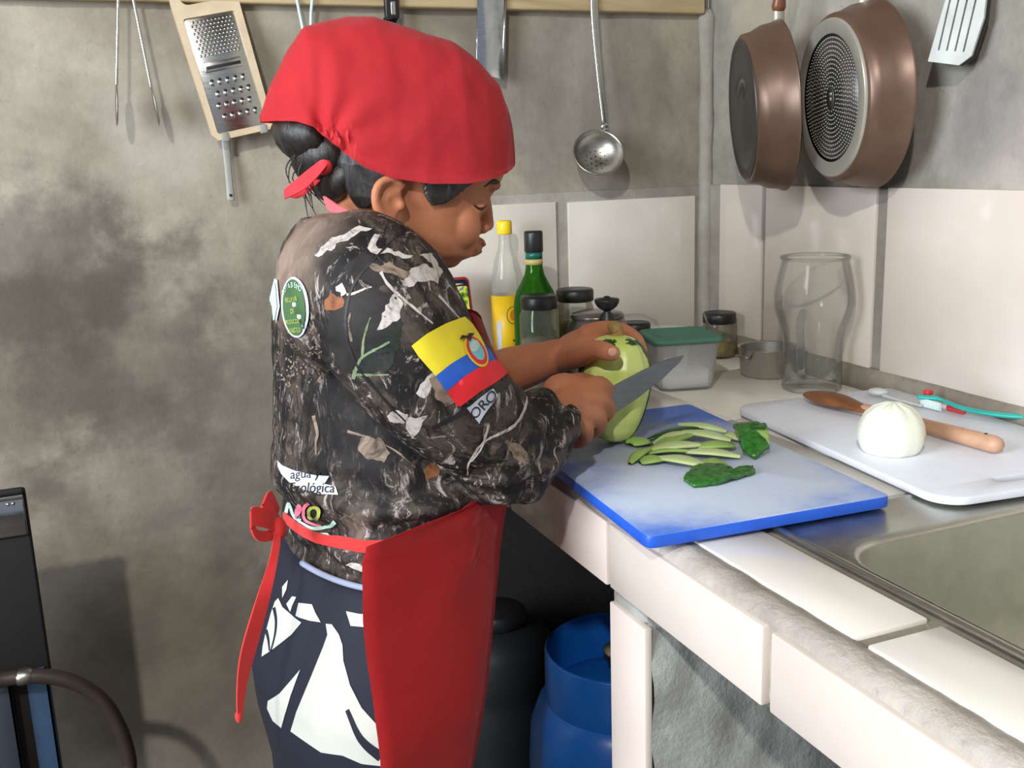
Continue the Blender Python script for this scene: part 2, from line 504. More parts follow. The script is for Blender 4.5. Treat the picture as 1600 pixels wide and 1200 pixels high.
def tube(bm, path, rad, seg=14, n=6, flat=None, up=None, capped=True):
    """round-ended tube through points; rad = number or list; flat = (kx, ky) squash of the section"""
    if not isinstance(rad, (list, tuple)):
        rad = [rad] * len(path)
    S = catmull([tuple(p) + (r,) for p, r in zip(path, rad)], n) if n > 1 and len(path) > 1 else [np.array(tuple(p) + (r,)) for p, r in zip(path, rad)]
    C = [Vector(s[:3]) for s in S]
    r = [max(1e-4, float(s[3])) for s in S]
    T = []
    for i in range(len(C)):
        a = C[max(0, i - 1)]
        b = C[min(len(C) - 1, i + 1)]
        T.append((b - a).normalized())
    u = Vector(up) if up else (V(0, 0, 1) if abs(T[0].z) < .9 else V(1, 0, 0))
    rings = []
    kx, ky = flat or (1, 1)
    fr = []
    for i in range(len(C)):
        x = u - T[i] * u.dot(T[i])
        x.normalize()
        y = T[i].cross(x)
        if not up:
            u = x
        fr.append((x, y))
    def ring(c, x, y, q):
        return [c + x * (math.cos(2 * math.pi * k / seg) * q * kx) + y * (math.sin(2 * math.pi * k / seg) * q * ky) for k in range(seg)]
    if capped:
        for a in (80, 55, 28):
            rings.append(ring(C[0] - T[0] * (r[0] * math.sin(math.radians(a)) * min(kx, ky)), *fr[0], r[0] * math.cos(math.radians(a))))
    for i in range(len(C)):
        rings.append(ring(C[i], *fr[i], r[i]))
    if capped:
        for a in (28, 55, 80):
            rings.append(ring(C[-1] + T[-1] * (r[-1] * math.sin(math.radians(a)) * min(kx, ky)), *fr[-1], r[-1] * math.cos(math.radians(a))))
    loft(bm, rings)
    return bm
def ribbon(bm, path, width, dirs, thick=0.0012, n=6):
    """flat band along a path; dirs = width direction at each point"""
    S = catmull([tuple(p) + tuple(d) + (w,) for p, d, w in zip(path, dirs, width if isinstance(width, (list, tuple)) else [width] * len(path))], n)
    rings = []
    for i, s in enumerate(S):
        c = Vector(s[:3])
        d = Vector(s[3:6]).normalized()
        a = Vector(S[max(0, i - 1)][:3])
        b = Vector(S[min(len(S) - 1, i + 1)][:3])
        nn = (b - a).normalized().cross(d).normalized() * thick
        w = float(s[6]) / 2
        rings.append([c - d * w - nn, c + d * w - nn, c + d * w + nn, c - d * w + nn])
    loft(bm, rings)
    return bm
def lathe(bm, prof, c=(0, 0, 0), seg=32, mat=None, squash=(1, 1), cap=True):
    t = new()
    rings = [[V(c[0] + r * squash[0] * math.cos(2 * math.pi * k / seg), c[1] + r * squash[1] * math.sin(2 * math.pi * k / seg), c[2] + z) for k in range(seg)] for r, z in [(max(r, 1e-4), z) for r, z in prof]]
    loft(t, rings, cap, cap)
    if mat is not None:
        t.transform(mat)
    return add_mesh(bm, t)
def ellipsoid(bm, c, r, rot=None, seg=20):
    t = new()
    bmesh.ops.create_uvsphere(t, u_segments=seg, v_segments=seg // 2, radius=1.0)
    m = Matrix.Translation(Vector(c)) @ (rot.to_4x4() if rot else Matrix.Identity(4)) @ Matrix.Diagonal((r[0], r[1], r[2], 1))
    t.transform(m)
    return add_mesh(bm, t)
def rr(cx, cy, hx, hy, r, n=6):
    """rounded rectangle outline"""
    out = []
    for q, (sx, sy) in enumerate(((1, 1), (-1, 1), (-1, -1), (1, -1))):
        for k in range(n + 1):
            a = math.radians(90 * q + 90 * k / n)
            out.append((cx + sx * (hx - r) + r * math.cos(a), cy + sy * (hy - r) + r * math.sin(a)))
    return out
def prism(bm, poly, z0, z1, bev=0.0, mat=None):
    """poly = outline in xy, raised from z0 to z1 with softened rims"""
    t = new()
    P = [V(x, y, 0) for x, y in poly]
    c = sum(P, V(0, 0, 0)) / len(P)
    n = len(P)
    def off(d):
        o = []
        for i in range(n):
            e1 = (P[i] - P[i - 1]).normalized()
            e2 = (P[(i + 1) % n] - P[i]).normalized()
            nn = V(-(e1.y + e2.y), e1.x + e2.x, 0).normalized()
            o.append(P[i] + nn * d)
        return o
    area = sum(P[i].x * P[(i + 1) % n].y - P[(i + 1) % n].x * P[i].y for i in range(n))
    s = 1 if area > 0 else -1
    lev = [(bev, z0), (bev * .3, z0 + bev * .3), (0, z0 + bev), (0, z1 - bev), (bev * .3, z1 - bev * .3), (bev, z1)] if bev else [(0, z0), (0, z1)]
    loft(t, [[V(p.x, p.y, z) for p in off(s * d)] for d, z in lev])
    if mat is not None:
        t.transform(mat)
    return add_mesh(bm, t)
def union(bm, voxel, smooth=2, fac=0.5):
    """fuse overlapping closed shapes into one continuous surface"""
    me = bpy.data.meshes.new('u')
    bmesh.ops.recalc_face_normals(bm, faces=bm.faces[:])
    bm.to_mesh(me)
    bm.free()
    o = link(bpy.data.objects.new('u', me))
    md = o.modifiers.new('r', 'REMESH')
    md.mode = 'VOXEL'
    md.voxel_size = voxel
    md.adaptivity = 0
    if smooth:
        sm = o.modifiers.new('s', 'SMOOTH')
        sm.factor = fac
        sm.iterations = smooth
    dg = bpy.context.evaluated_depsgraph_get()
    dg.update()
    res = bpy.data.meshes.new_from_object(o.evaluated_get(dg))
    bpy.data.objects.remove(o)
    bpy.data.meshes.remove(me)
    return res
def smoothstep(a, b, x):
    t = min(1, max(0, (x - a) / (b - a)))
    return t * t * (3 - 2 * t)
def interp(x, xs, ys):
    return float(np.interp(x, xs, ys))
def displace(me, f):
    """move every vertex along its normal by f(co, normal)"""
    me.update()
    nr = [v.normal.copy() for v in me.vertices]
    for v, n in zip(me.vertices, nr):
        v.co = v.co + n * f(v.co, n)
    me.update()
def bvh_of(me):
    return BVHTree.FromPolygons([v.co.copy() for v in me.vertices], [tuple(p.vertices) for p in me.polygons])
def stroke(pts, w):
    """outline polygon of a tapering stroke in 2D"""
    P = [Vector((p[0], p[1])) for p in catmull(pts, 4)] if len(pts) > 2 else [Vector(p[:2]) for p in pts]
    n = len(P)
    L, R = [], []
    for i in range(n):
        d = (P[min(n - 1, i + 1)] - P[max(0, i - 1)]).normalized()
        nn = Vector((-d.y, d.x)) * (w * .5 * (1 - .6 * i / (n - 1)))
        L.append(P[i] + nn)
        R.append(P[i] - nn)
    return [tuple(p) for p in L + R[::-1]]
def oval(cx, cy, rx, ry, rot=0, n=28):
    c, s = math.cos(rot), math.sin(rot)
    return [(cx + rx * math.cos(a) * c - ry * math.sin(a) * s, cy + rx * math.cos(a) * s + ry * math.sin(a) * c) for a in [2 * math.pi * k / n for k in range(n)]]
def decal_2d(polys, step=0.005):
    """triangulate simple outlines with inner points so that they can follow a curved surface"""
    out_v, out_f = [], []
    for poly in polys:
        pts = []
        for i in range(len(poly)):
            a = Vector(poly[i][:2])
            b = Vector(poly[(i + 1) % len(poly)][:2])
            k = max(1, int((b - a).length / step))
            pts += [a.lerp(b, j / k) for j in range(k)]
        ne = len(pts)
        xs = [p.x for p in pts]
        ys = [p.y for p in pts]
        grid = [Vector((x, y)) for x in np.arange(min(xs), max(xs), step) for y in np.arange(min(ys), max(ys), step)]
        edges = [(i, (i + 1) % ne) for i in range(ne)]
        r = geometry.delaunay_2d_cdt(pts + grid, edges, [list(range(ne))], 1, 1e-6)
        o = len(out_v)
        out_v += r[0]
        out_f += [tuple(o + i for i in f) for f in r[2]]
    return out_v, out_f
def rough(poly, amp, step=.004, seed=0):
    """ragged copy of an outline"""
    out = []
    n = len(poly)
    for i in range(n):
        a, b = Vector(poly[i]), Vector(poly[(i + 1) % n])
        k = max(1, int((b - a).length / step))
        d = (b - a).normalized()
        nn = Vector((-d.y, d.x))
        for j in range(k):
            p = a.lerp(b, j / k)
            out.append(tuple(p + nn * amp * 1.6 * (noise.noise(V(p.x * 130, p.y * 130, seed)) + .6 * noise.noise(V(p.x * 330, p.y * 330, seed + 4)))))
    return out
def text_2d(body, size, place):
    """letters as flat triangles; place((x, y)) puts letter coordinates into the pattern plane"""
    cu = bpy.data.curves.new('t', 'FONT')
    cu.body = body
    cu.size = size
    cu.align_x = 'CENTER'
    cu.align_y = 'CENTER'
    cu.resolution_u = 3
    o = link(bpy.data.objects.new('t', cu))
    dg = bpy.context.evaluated_depsgraph_get()
    dg.update()
    me = bpy.data.meshes.new_from_object(o.evaluated_get(dg))
    bpy.data.objects.remove(o)
    bpy.data.curves.remove(cu)
    bm = new()
    bm.from_mesh(me)
    bpy.data.meshes.remove(me)
    bmesh.ops.triangulate(bm, faces=bm.faces[:])
    long = [e for e in bm.edges if e.calc_length() > 0.5 * size]
    if long:
        bmesh.ops.subdivide_edges(bm, edges=long, cuts=1)
        bmesh.ops.triangulate(bm, faces=bm.faces[:])
    bm.verts.ensure_lookup_table()
    vs = [Vector(place((v.co.x, v.co.y))) for v in bm.verts]
    fs = [tuple(v.index for v in f.verts) for f in bm.faces]
    bm.free()
    return vs, fs
def project(layers, lift, direction, tree, off=0.0012, jump=0.03, one=False):
    """lay flat pattern layers [(verts2d, faces, material index)] onto a surface: lift(x,y) gives a point in front of it"""
    bm = new()
    for li, (vs, fs, mi) in enumerate(layers):
        nv = []
        for p in vs:
            o = Vector(lift(p[0], p[1]))
            h, n, _, d = tree.ray_cast(o, direction)
            if h is None:
                nv.append(None)
                continue
            if n.dot(direction) > 0:
                n = -n
            nv.append((bm.verts.new(h + n * (off + 0.0004 * li)), d))
        for f in fs:
            q = [nv[i] for i in f]
            if any(x is None for x in q):
                continue
            ds = [x[1] for x in q]
            if max(ds) - min(ds) > jump:
                continue
            try:
                fc = bm.faces.new([x[0] for x in q])
                fc.material_index = mi
            except ValueError:
                pass
    # drop slivers that the fold of the cloth cut off
    seen, isl = set(), []
    for f in bm.faces:
        if f in seen:
            continue
        st_, comp = [f], []
        seen.add(f)
        while st_:
            g = st_.pop()
            comp.append(g)
            for e in g.edges:
                for h in e.link_faces:
                    if h not in seen:
                        seen.add(h)
                        st_.append(h)
        isl.append(comp)
    if one and isl:
        big = max(len(c) for c in isl)
        kill = [f for c in isl if len(c) < big for f in c]
        bmesh.ops.delete(bm, geom=kill, context='FACES')
    bmesh.ops.delete(bm, geom=[v for v in bm.verts if not v.link_faces], context='VERTS')
    return bm

# ------------------------------------------------------------------ room shell
def structure(name, bm, mat, **k):
    return obj(name, bm, mat, kind='structure', **k)
XR, YB, ZC, XF = 1.175, 1.80, 0.90, 0.517       # right wall, back wall, counter top, counter front

def uneven_wall(axis, pos, a0, a1, z0, z1, step, amp, thick):
    """plastered wall: fine grid pushed in and out a little, with a back"""
    bm = new()
    na, nz = int((a1 - a0) / step), int((z1 - z0) / step)
    g = []
    for i in range(na + 1):
        col = []
        for j in range(nz + 1):
            a = a0 + (a1 - a0) * i / na
            z = z0 + (z1 - z0) * j / nz
            d = amp * (noise.fractal(V(a * 7, z * 7, pos), 1.0, 2.0, 3) + 0.35 * noise.noise(V(a * 40, z * 40, pos)))
            d = min(0.0, d - amp * .4)
            col.append(bm.verts.new((a, pos - d, z) if axis == 'y' else (pos - d, a, z)))
        g.append(col)
    for i in range(na):
        for j in range(nz):
            bm.faces.new((g[i][j], g[i + 1][j], g[i + 1][j + 1], g[i][j + 1]))
    t = new()
    if axis == 'y':
        rbox(t, a0, a1, pos + 0.02, pos + thick, z0, z1)
    else:
        rbox(t, pos + 0.02, pos + thick, a0, a1, z0, z1)
    return add_mesh(bm, t)
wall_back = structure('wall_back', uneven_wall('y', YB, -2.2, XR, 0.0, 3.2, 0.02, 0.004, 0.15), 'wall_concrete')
wall_right = structure('wall_right', uneven_wall('x', XR, -1.2, YB, 0.0, 3.2, 0.02, 0.005, 0.15), 'wall_concrete_right')
b = new(); rbox(b, -2.2, XR + .15, -2.5, YB + .15, -0.1, 0.0)
structure('floor', b, 'floor_concrete')
b = new(); rbox(b, -2.2, XR + .15, -1.2, YB + .15, 3.2, 3.3)
structure('ceiling', b, 'floor_concrete')

# wooden batten along the back wall that the tools hang from
b = new(); rbox(b, -2.2, 1.155, YB - 0.022, YB + 0.004, 1.556, 1.70, 0.004)
structure('trim_1', b, 'plank')

# wall tiles, each a little proud of the mortar
def tile_back(x0, x1, z0, z1, m='tile'):
    b = new()
    rbox(b, x0, x1, YB - 0.009, YB + 0.004, z0, z1, 0.0022, 2)
    return obj('tile', b, m, wall_back, angle=40)
def tile_right(y0, y1, z0, z1, m='tile'):
    b = new()
    rbox(b, XR - 0.009, XR + 0.004, y0, y1, z0, z1, 0.0022, 2)
    return obj('tile', b, m, wall_right, angle=40)
b = new(); rbox(b, 0.50, XR, YB - 0.004, YB + 0.004, 0.90, 1.228, 0.002); obj('mortar_bed', b, 'mortar', wall_back)
b = new(); rbox(b, XR - 0.004, XR + 0.004, -1.2, YB - 0.004, 0.90, 1.229, 0.002); obj('mortar_bed', b, 'mortar', wall_right)
for x0, x1, z1 in ((0.535, 0.8315, 1.211), (0.857, 1.143, 1.2085)):
    tile_back(x0, x1, 0.915, z1)
for y0, y1, z1 in ((1.6005, 1.739, 1.2305), (1.299, 1.589, 1.2305), (0.98, 1.2745, 1.2315), (0.67, 0.965, 1.2315), (0.36, 0.655, 1.2315)):
    tile_right(y0, y1, 0.936, z1, 'tile_pink')
# rough mortar fillet in the corner and along the foot of the walls
b = new()
tube(b, [(XR - .006, YB - .006, z) for z in np.linspace(0.9, 1.55, 14)], [0.014 + 0.006 * random.random() for _ in range(14)], 8, 2)
structure('trim_2', b, 'mortar')
b = new()
ys = np.linspace(-0.3, YB - 0.01, 60)
loft(b, [[V(XR - 0.002, y, 0.938), V(XR - 0.010, y, 0.937 + .003 * noise.noise(V(0, y * 9, 1))), V(XR - 0.016 - .004 * noise.noise(V(1, y * 14, 0)), y, 0.925),
          V(XR - 0.020 - .006 * noise.noise(V(1, y * 11, 3)), y, 0.8995), V(XR - 0.002, y, 0.8995)] for y in ys])
structure('trim_3', b, 'mortar_dirty')
b = new()
xs = np.linspace(0.52, XR - .02, 40)
loft(b, [[V(x, YB - 0.002, 0.922), V(x, YB - 0.010, 0.920), V(x, YB - 0.020 - .004 * noise.noise(V(x * 11, 1, 3)), 0.8995), V(x, YB - 0.002, 0.8995)] for x in xs])
structure('trim_4', b, 'mortar_dirty')

# ------------------------------------------------------------------ tiled masonry counter
counter = thing('kitchen_counter', 'built-in masonry kitchen counter faced and topped with cream tiles', 'counter', (0.85, 0.9, 0.0))
SX0, SX1, SY0, SY1 = 0.636, 1.120, 0.10, 0.862       # sink cut-out
b = new()
for x0, x1, y0, y1 in ((0.526, SX0 + .012, -0.6, YB), (SX1 - .012, XR, -0.6, YB), (SX0 + .012, SX1 - .012, SY1 - .012, YB), (SX0 + .012, SX1 - .012, -0.6, SY0 + .012)):
    rbox(b, x0, min(x1, XR - .003), y0, min(y1, YB - .003), 0.803, 0.896)
obj('slab', b, 'mortar_dirty', counter, smooth=False)
b = new()   # support wall under the slab, rough plaster
n = 40
g = [[b.verts.new((0.519 + (XR - 0.523) * i / n, 0.893 + .006 * noise.fractal(V(i * .35, j * .35, 2), 1, 2, 3) + .012 * smoothstep(n - 5, n, j), 0.803 * j / n)) for j in range(n + 1)] for i in range(n + 1)]
for i in range(n):
    for j in range(n):
        b.faces.new((g[i][j], g[i + 1][j], g[i + 1][j + 1], g[i][j + 1]))
rbox(b, 0.519, XR - .003, 0.915, 0.982, 0.0, 0.803)
obj('support_wall', b, 'support_concrete', counter)
# rounded rough mortar nosing
b = new()
rings = []
for y in np.linspace(-0.6, 1.79, 240):
    w = lambda k, s=9: noise.fractal(V(k * 3.1, y * s * 4, k), 1.0, 2.0, 3)
    a = 0.0022
    rings.append([V(0.549, y, 0.893), V(0.549, y, 0.8975 + a * .5 * w(1)), V(0.536, y, 0.8995 + a * w(2)), V(0.526, y, 0.8985 + a * w(3)), V(0.519 + a * w(4), y, 0.894 + a * .6 * w(5)),
                  V(0.5155 + a * w(6), y, 0.886 + a * .5 * w(7)), V(0.518, y, 0.872), V(0.519, y, 0.815), V(0.521 + a * w(8), y, 0.803 + a * w(9)), V(0.528, y, 0.8035), V(0.549, y, 0.82)])
loft(b, rings)
obj('nosing', b, 'edge_mortar', counter)
def ctile(x0, x1, y0, y1, z0, z1, m, r=0.002):
    b = new()
    rbox(b, x0, x1, y0, y1, z0, z1, r, 2)
    return obj('tile', b, m, counter, angle=40)
for y0, y1 in ((1.285, 1.58), (0.984, 1.276), (0.686, 0.976), (0.384, 0.674), (0.084, 0.374)):     # fascia
    ctile(0.510, 0.522, y0, y1, 0.806 + .003 * random.random(), 0.886, 'tile_pink')
ctile(0.511, 0.521, 0.897, 0.979, 0.0, 0.789, 'tile_pink')                                          # pillar facing
for y0, y1 in ((0.613, 0.866), (0.302, 0.598), (0.0, 0.292)):                                       # strip before the sink
    ctile(0.5485, 0.6275, y0, y1, 0.893, 0.9005, 'tile_top')
for x0, x1 in ((0.5485, 0.8635), (0.8675, 1.158)):
    for y0, y1 in ((0.873, 1.2465), (1.2505, 1.5455), (1.5495, 1.782)):
        ctile(x0, x1, y0, y1, 0.893, 0.9005, 'tile_top', 0.0012)

# ------------------------------------------------------------------ sink
sink = thing('kitchen_sink', 'stainless steel inset sink with wet rim at the counter edge', 'sink', (0.87, 0.48, 0.74))
b = new()
cx, cy = (SX0 + SX1) / 2, (SY0 + SY1) / 2
hx, hy = (SX1 - SX0) / 2, (SY1 - SY0) / 2
bx, by, bhx, bhy = 0.868, 0.440, 0.215, 0.325
def blend(k, a, bb):
    return [V(p[0] + (q[0] - p[0]) * k, p[1] + (q[1] - p[1]) * k, 0) for p, q in zip(a, bb)]
outer = rr(cx, cy, hx, hy, 0.02, 8)
inner = rr(bx, by, bhx, bhy, 0.06, 8)
def at(ring, z):
    return [V(p[0], p[1], z) for p in ring]
rim = [at(rr(cx, cy, hx - .002, hy - .002, .018, 8), 0.8995), at(outer, 0.9012), at(rr(cx, cy, hx - .003, hy - .003, .018, 8), 0.9045), at(rr(cx, cy, hx - .008, hy - .008, .016, 8), 0.9045), at(rr(cx, cy, hx - .013, hy - .013, .016, 8), 0.9018),
       at(blend(.60, outer, inner), 0.9016), at(blend(.84, outer, inner), 0.9020), at(rr(bx, by, bhx + .005, bhy + .005, .063, 8), 0.9035), at(rr(bx, by, bhx + .001, bhy + .001, .061, 8), 0.9020), at(inner, 0.898)]
loft(b, rim, False, False)
obj('rim', b, 'sink_steel', sink)
b = new()
bas = [at(inner, 0.898), at(rr(bx, by, bhx - .004, bhy - .004, .058, 8), 0.86), at(rr(bx, by, bhx - .010, bhy - .010, .055, 8), 0.79), at(rr(bx, by, bhx - .018, bhy - .018, .05, 8), 0.758),
       at(rr(bx, by, bhx - .035, bhy - .035, .045, 8), 0.744), at(rr(bx, by, bhx - .06, bhy - .06, .04, 8), 0.740), at(rr(bx, by, .05, .06, .03, 8), 0.737)]
loft(b, bas, False, True)
obj('basin', b, 'basin_steel', sink)
b = new(); lathe(b, [(0.0, .001), (.02, .001), (.038, .003), (.042, .006), (.044, .004)], (bx, by, .737), 28)
obj('drain', b, 'steel', sink)

# ------------------------------------------------------------------ under the counter
gas = thing('gas_cylinder', 'blue gas cylinder with a collar standing under the counter', 'gas cylinder', (0.715, 1.33, 0))
gx = (0.715, 1.33, 0)
b = new(); lathe(b, [(.10, .012), (.138, .03), (.152, .07), (.154, .12), (.154, .33), (.150, .39), (.138, .425), (.122, .443), (.07, .46), (.02, .465)], gx, 44)
obj('body', b, 'blue_paint', gas)
b = new(); lathe(b, [(.123, .425), (.125, .44), (.124, .522), (.121, .526), (.118, .522), (.118, .43)], gx, 44, cap=False)
obj('collar', b, 'blue_paint', gas)
b = new(); lathe(b, [(.12, .0), (.122, .0), (.122, .04), (.118, .04)], gx, 40); obj('foot_ring', b, 'blue_paint', gas)
b = new(); lathe(b, [(.018, .46), (.018, .50), (.03, .505), (.03, .52), (.01, .53)], gx, 20); obj('valve', b, 'steel_dull', gas)
drum = thing('plastic_drum', 'dark charcoal plastic drum in the shadow beside the blue gas cylinder', 'drum', (0.63, 1.66, 0))
b = new(); lathe(b, [(.09, .0), (.10, .01), (.104, .10), (.101, .115), (.104, .13), (.104, .30), (.101, .315), (.104, .33), (.103, .40), (.09, .425), (.05, .44)], (0.63, 1.66, 0), 36)
obj('body', b, 'dark_plastic', drum)
b = new(); lathe(b, [(.05, .44), (.052, .445), (.052, .465), (.046, .47)], (0.63, 1.66, 0), 28); obj('cap', b, 'black_plastic', drum)

# ------------------------------------------------------------------ stove on a steel stand at the left
stove = thing('metal_stand', 'black metal stand with a shiny sheet-metal band on blue legs at the left', 'stand', (-0.37, 1.48, 0))
b = new(); rbox(b, -0.62, -0.124, 1.462, 1.468, 0.818, 0.874, 0.002)
obj('front_band', b, 'chrome_sheet', stove)
b = new(); rbox(b, -0.62, -0.122, 1.458, 1.468, 0.877, 0.886, 0.003); obj('top_edge', b, 'dark_void', stove)
b = new(); rbox(b, -0.62, -0.124, 1.459, 1.463, 0.870, 0.877, 0.001); obj('top_trim', b, 'steel', stove)
for xx in (-0.140, -0.134):
    b = new(); lathe(b, [(.001, 0), (.0024, .0), (.0024, .001), (.001, .002)], (0, 0, 0), 12, Matrix.Translation((xx * 1.02, 1.462, 0.865)) @ Matrix.Rotation(math.pi / 2, 4, 'X'))
    obj('screw', b, 'steel_dull', stove)
b = new(); rbox(b, -0.61, -0.121, 1.4685, 1.482, 0.60, 0.882, 0.004); obj('body', b, 'dark_void', stove)
b = new(); rbox(b, -0.61, -0.150, 1.470, 1.482, 0.44, 0.60, 0.004); obj('apron_plate', b, 'dark_void', stove)
for (x, y, m) in ((-0.140, 1.47, 'blue_leg'), (-0.186, 1.452, 'navy_leg'), (-0.59, 1.47, 'blue_leg')):
    b = new(); rbox(b, x - .014, x + .014, y - .002, y + .002, 0, .62, .0005); rbox(b, x + .010, x + .014, y - .002, y + .026, 0, .62, .0005)
    obj('leg', b, m, stove)
hose = thing('gas_hose', 'brown rubber gas hose curving down in front of the metal stand', 'hose', (-0.0653,1.4300,0.5856))
b = new(); tube(b, [(-0.2105,1.4200,0.6361), (-0.1810,1.4300,0.6314), (-0.1342,1.4300,0.6259), (-0.0919,1.4300,0.6059), (-0.0587,1.4300,0.5691), (-0.0405,1.4300,0.5191), (-0.0343,1.4300,0.4662), (-0.0392,1.4300,0.4052), (-0.04, 1.46, 0.05)], 0.0105, 12, 8)
obj('pipe', b, 'hose', hose)
b = new(); tube(b, [(-0.1545,1.4300,0.6289), (-0.1481,1.4300,0.6292)], 0.0118, 12, 2); obj('clamp', b, 'steel_dull', hose)

# ------------------------------------------------------------------ tools hanging on the back wall
def hang_root(name, label, cat, p):
    return thing(name, label, cat, p)
# tongs: two thin arms ending in leaf-shaped tips seen edge-on
tongs = thing('tongs', 'thin steel tongs hanging open at the far left of the batten', 'tongs', (0.0757,1.7550,1.4588))
for (p0, p1, p2) in (((0.0922,1.7650,1.6381), (0.0647,1.7520,1.4280), (0.0587,1.7480,1.3661)), ((0.0959,1.7650,1.6383), (0.1153,1.7520,1.4238), (0.1214,1.7480,1.3649))):
    b = new()
    tube(b, [p0, tuple((Vector(p0) + Vector(p1)) / 2), p1], [.0026, .0026, .0024], 10, 4)
    arm = obj('arm', b, 'steel', tongs)
    b = new()
    a, c = Vector(p1), Vector(p2)
    ellipsoid(b, (a + c) / 2, (.0026, .016, (a - c).length * .52), (a - c).to_track_quat('Z', 'Y').to_matrix() if False else Matrix.Rotation(math.atan2((a - c).x, (a - c).z), 3, 'Y'))
    obj('tip', b, 'steel_dull', arm)
b = new(); tube(b, [(0.0922,1.7650,1.6381), (0.0950,1.7650,1.6474), (0.0959,1.7650,1.6383)], .003, 10, 3); obj('hinge', b, 'steel', tongs)

# grater: a tan plastic frame around a pressed steel plate, hung a little askew
gc = Vector((0.2340,1.7720,1.4486))
GM = Matrix.Translation(gc) @ Matrix.Rotation(math.radians(-6), 4, 'X') @ Matrix.Rotation(math.radians(11.0), 4, 'Y').inverted() @ Matrix.Rotation(math.pi / 2, 4, 'X')
grater = thing('grater', 'flat grater with tan plastic frame and steel plate', 'grater', tuple(gc))
def gshape(bm):
    bm.transform(GM)
    return bm
HW, HL = 0.0535, 0.104       # half width, half length of the frame below the handle
def frame_with_holes(outer, holes, z0, z1):
    """flat frame with openings, given thickness"""
    bm = new()
    pts, edges, o = [], [], 0
    for lp in [outer] + holes:
        pts += [Vector(p) for p in lp]
        edges += [(o + i, o + (i + 1) % len(lp)) for i in range(len(lp))]
        o += len(lp)
    r = geometry.delaunay_2d_cdt(pts, edges, [], 0, 1e-6)
    def inside(p, lp):
        s = False
        for i in range(len(lp)):
            (x1, y1), (x2, y2) = lp[i], lp[(i + 1) % len(lp)]
            if (y1 > p[1]) != (y2 > p[1]) and p[0] < (x2 - x1) * (p[1] - y1) / (y2 - y1) + x1:
                s = not s
        return s
    vt = [bm.verts.new((p.x, p.y, z1)) for p in r[0]]
    vb = [bm.verts.new((p.x, p.y, z0)) for p in r[0]]
    cnt = {}
    for f in r[2]:
        c = sum((r[0][i] for i in f), Vector((0, 0))) / len(f)
        if not inside(c, outer) or any(inside(c, h) for h in holes):
            continue
        bm.faces.new([vt[i] for i in f])
        bm.faces.new([vb[i] for i in reversed(f)])
        for i in range(len(f)):
            e = (f[i], f[(i + 1) % len(f)])
            cnt[e] = 1
    for (i, j) in cnt:
        if (j, i) not in cnt:
            bm.faces.new((vt[j], vt[i], vb[i], vb[j]))
    bmesh.ops.delete(bm, geom=[v for v in bm.verts if not v.link_faces], context='VERTS')
    return bm
outer = [(-HW * .80, -HL), (HW * .80, -HL), (HW * .95, -HL * .9), (HW, HL), (HW * .98, HL + .06), (HW * .6, HL + .085), (-HW * .6, HL + .085), (-HW * .98, HL + .06), (-HW, HL), (-HW * .95, -HL * .9)]
win = rr(0, -.002, HW - .012, HL - .012, .004, 3)
grip = rr(0, HL + .040, HW - .016, .034, .012, 5)
obj('frame', gshape(frame_with_holes(outer, [win, grip], -.005, .005)), 'tan_plastic', grater, smooth=False)
b = new(); rbox(b, -HW + .011, HW - .011, -HL + .009, HL - .013, .0005, .0020, .0006)
plate = obj('plate', gshape(b), 'steel', grater)
b = new()
for r in range(10):
    for c in range(11):
        x = -.031 + c * .0062 + (.0031 if r % 2 else 0)
        z = .030 + r * .0058
        ellipsoid(b, (x, z, .0022), (.0021, .0021, .0016), None, 8)
obj('fine_teeth', gshape(b), 'steel', plate, kind='stuff')
b = new()
for r in range(10):
    for c in range(11):
        x = -.031 + c * .0062 + (.0031 if r % 2 else 0)
        z = .030 + r * .0058
        lathe(b, [(.0002, 0), (.0011, 0), (.0011, .0004)], (x + .0009, z + .0010, .0034), 8)
obj('fine_holes', gshape(b), 'ink', plate, kind='stuff')
b = new(); rbox(b, -.031, .031, .003, .019, .0018, .0036, .001); obj('slicer', gshape(b), 'steel', plate)
b = new(); rbox(b, -.028, .028, .0075, .0125, .0034, .0042, .0004); obj('slit', gshape(b), 'ink', plate)
for r in range(4):
    for c in range(5):
        x = -.026 + c * .0128 + (.004 if r % 2 else 0)
        z = -.014 - r * .0185
        b = new(); ellipsoid(b, (x, z, .0016), (.0040, .0058, .0038), None, 12)
        t = obj('tooth', gshape(b), 'steel', plate)
        b = new(); ellipsoid(b, (x, z + .0030, .0042), (.0032, .0030, .0016), None, 10)
        obj('hole', gshape(b), 'ink', plate)
for x in (-.032, .032):
    b = new(); rbox(b, x - .006, x + .006, -HL - .004, -HL + .010, .0045, .0075, .001); obj('foot', gshape(b), 'grey_plastic', grater)

# grey plastic tool behind the grater
gt = thing('plastic_handle_tool', 'flat grey plastic handled tool hanging behind the grater', 'utensil', (0.2305,1.7880,1.4114))
b = new(); tube(b, [(0.2371,1.7900,1.6202), (0.2309,1.7900,1.5221), (0.2271,1.7900,1.3499), (0.2259,1.7850,1.2873), (0.2254,1.7800,1.2431)], [.0085, .0085, .0072, .0058, .0066], 14, 6, (1, .35), up=(1, 0, 0))
obj('handle', b, 'grey_plastic', gt)
b = new(); lathe(b, [(.0002, -.003), (.0022, -.003), (.0022, .003), (.0002, .003)], (0, 0, 0), 12, Matrix.Translation((0.2249,1.7790,1.2506)) @ Matrix.Rotation(math.pi / 2, 4, 'X'))
obj('hang_hole', b, 'ink', gt)

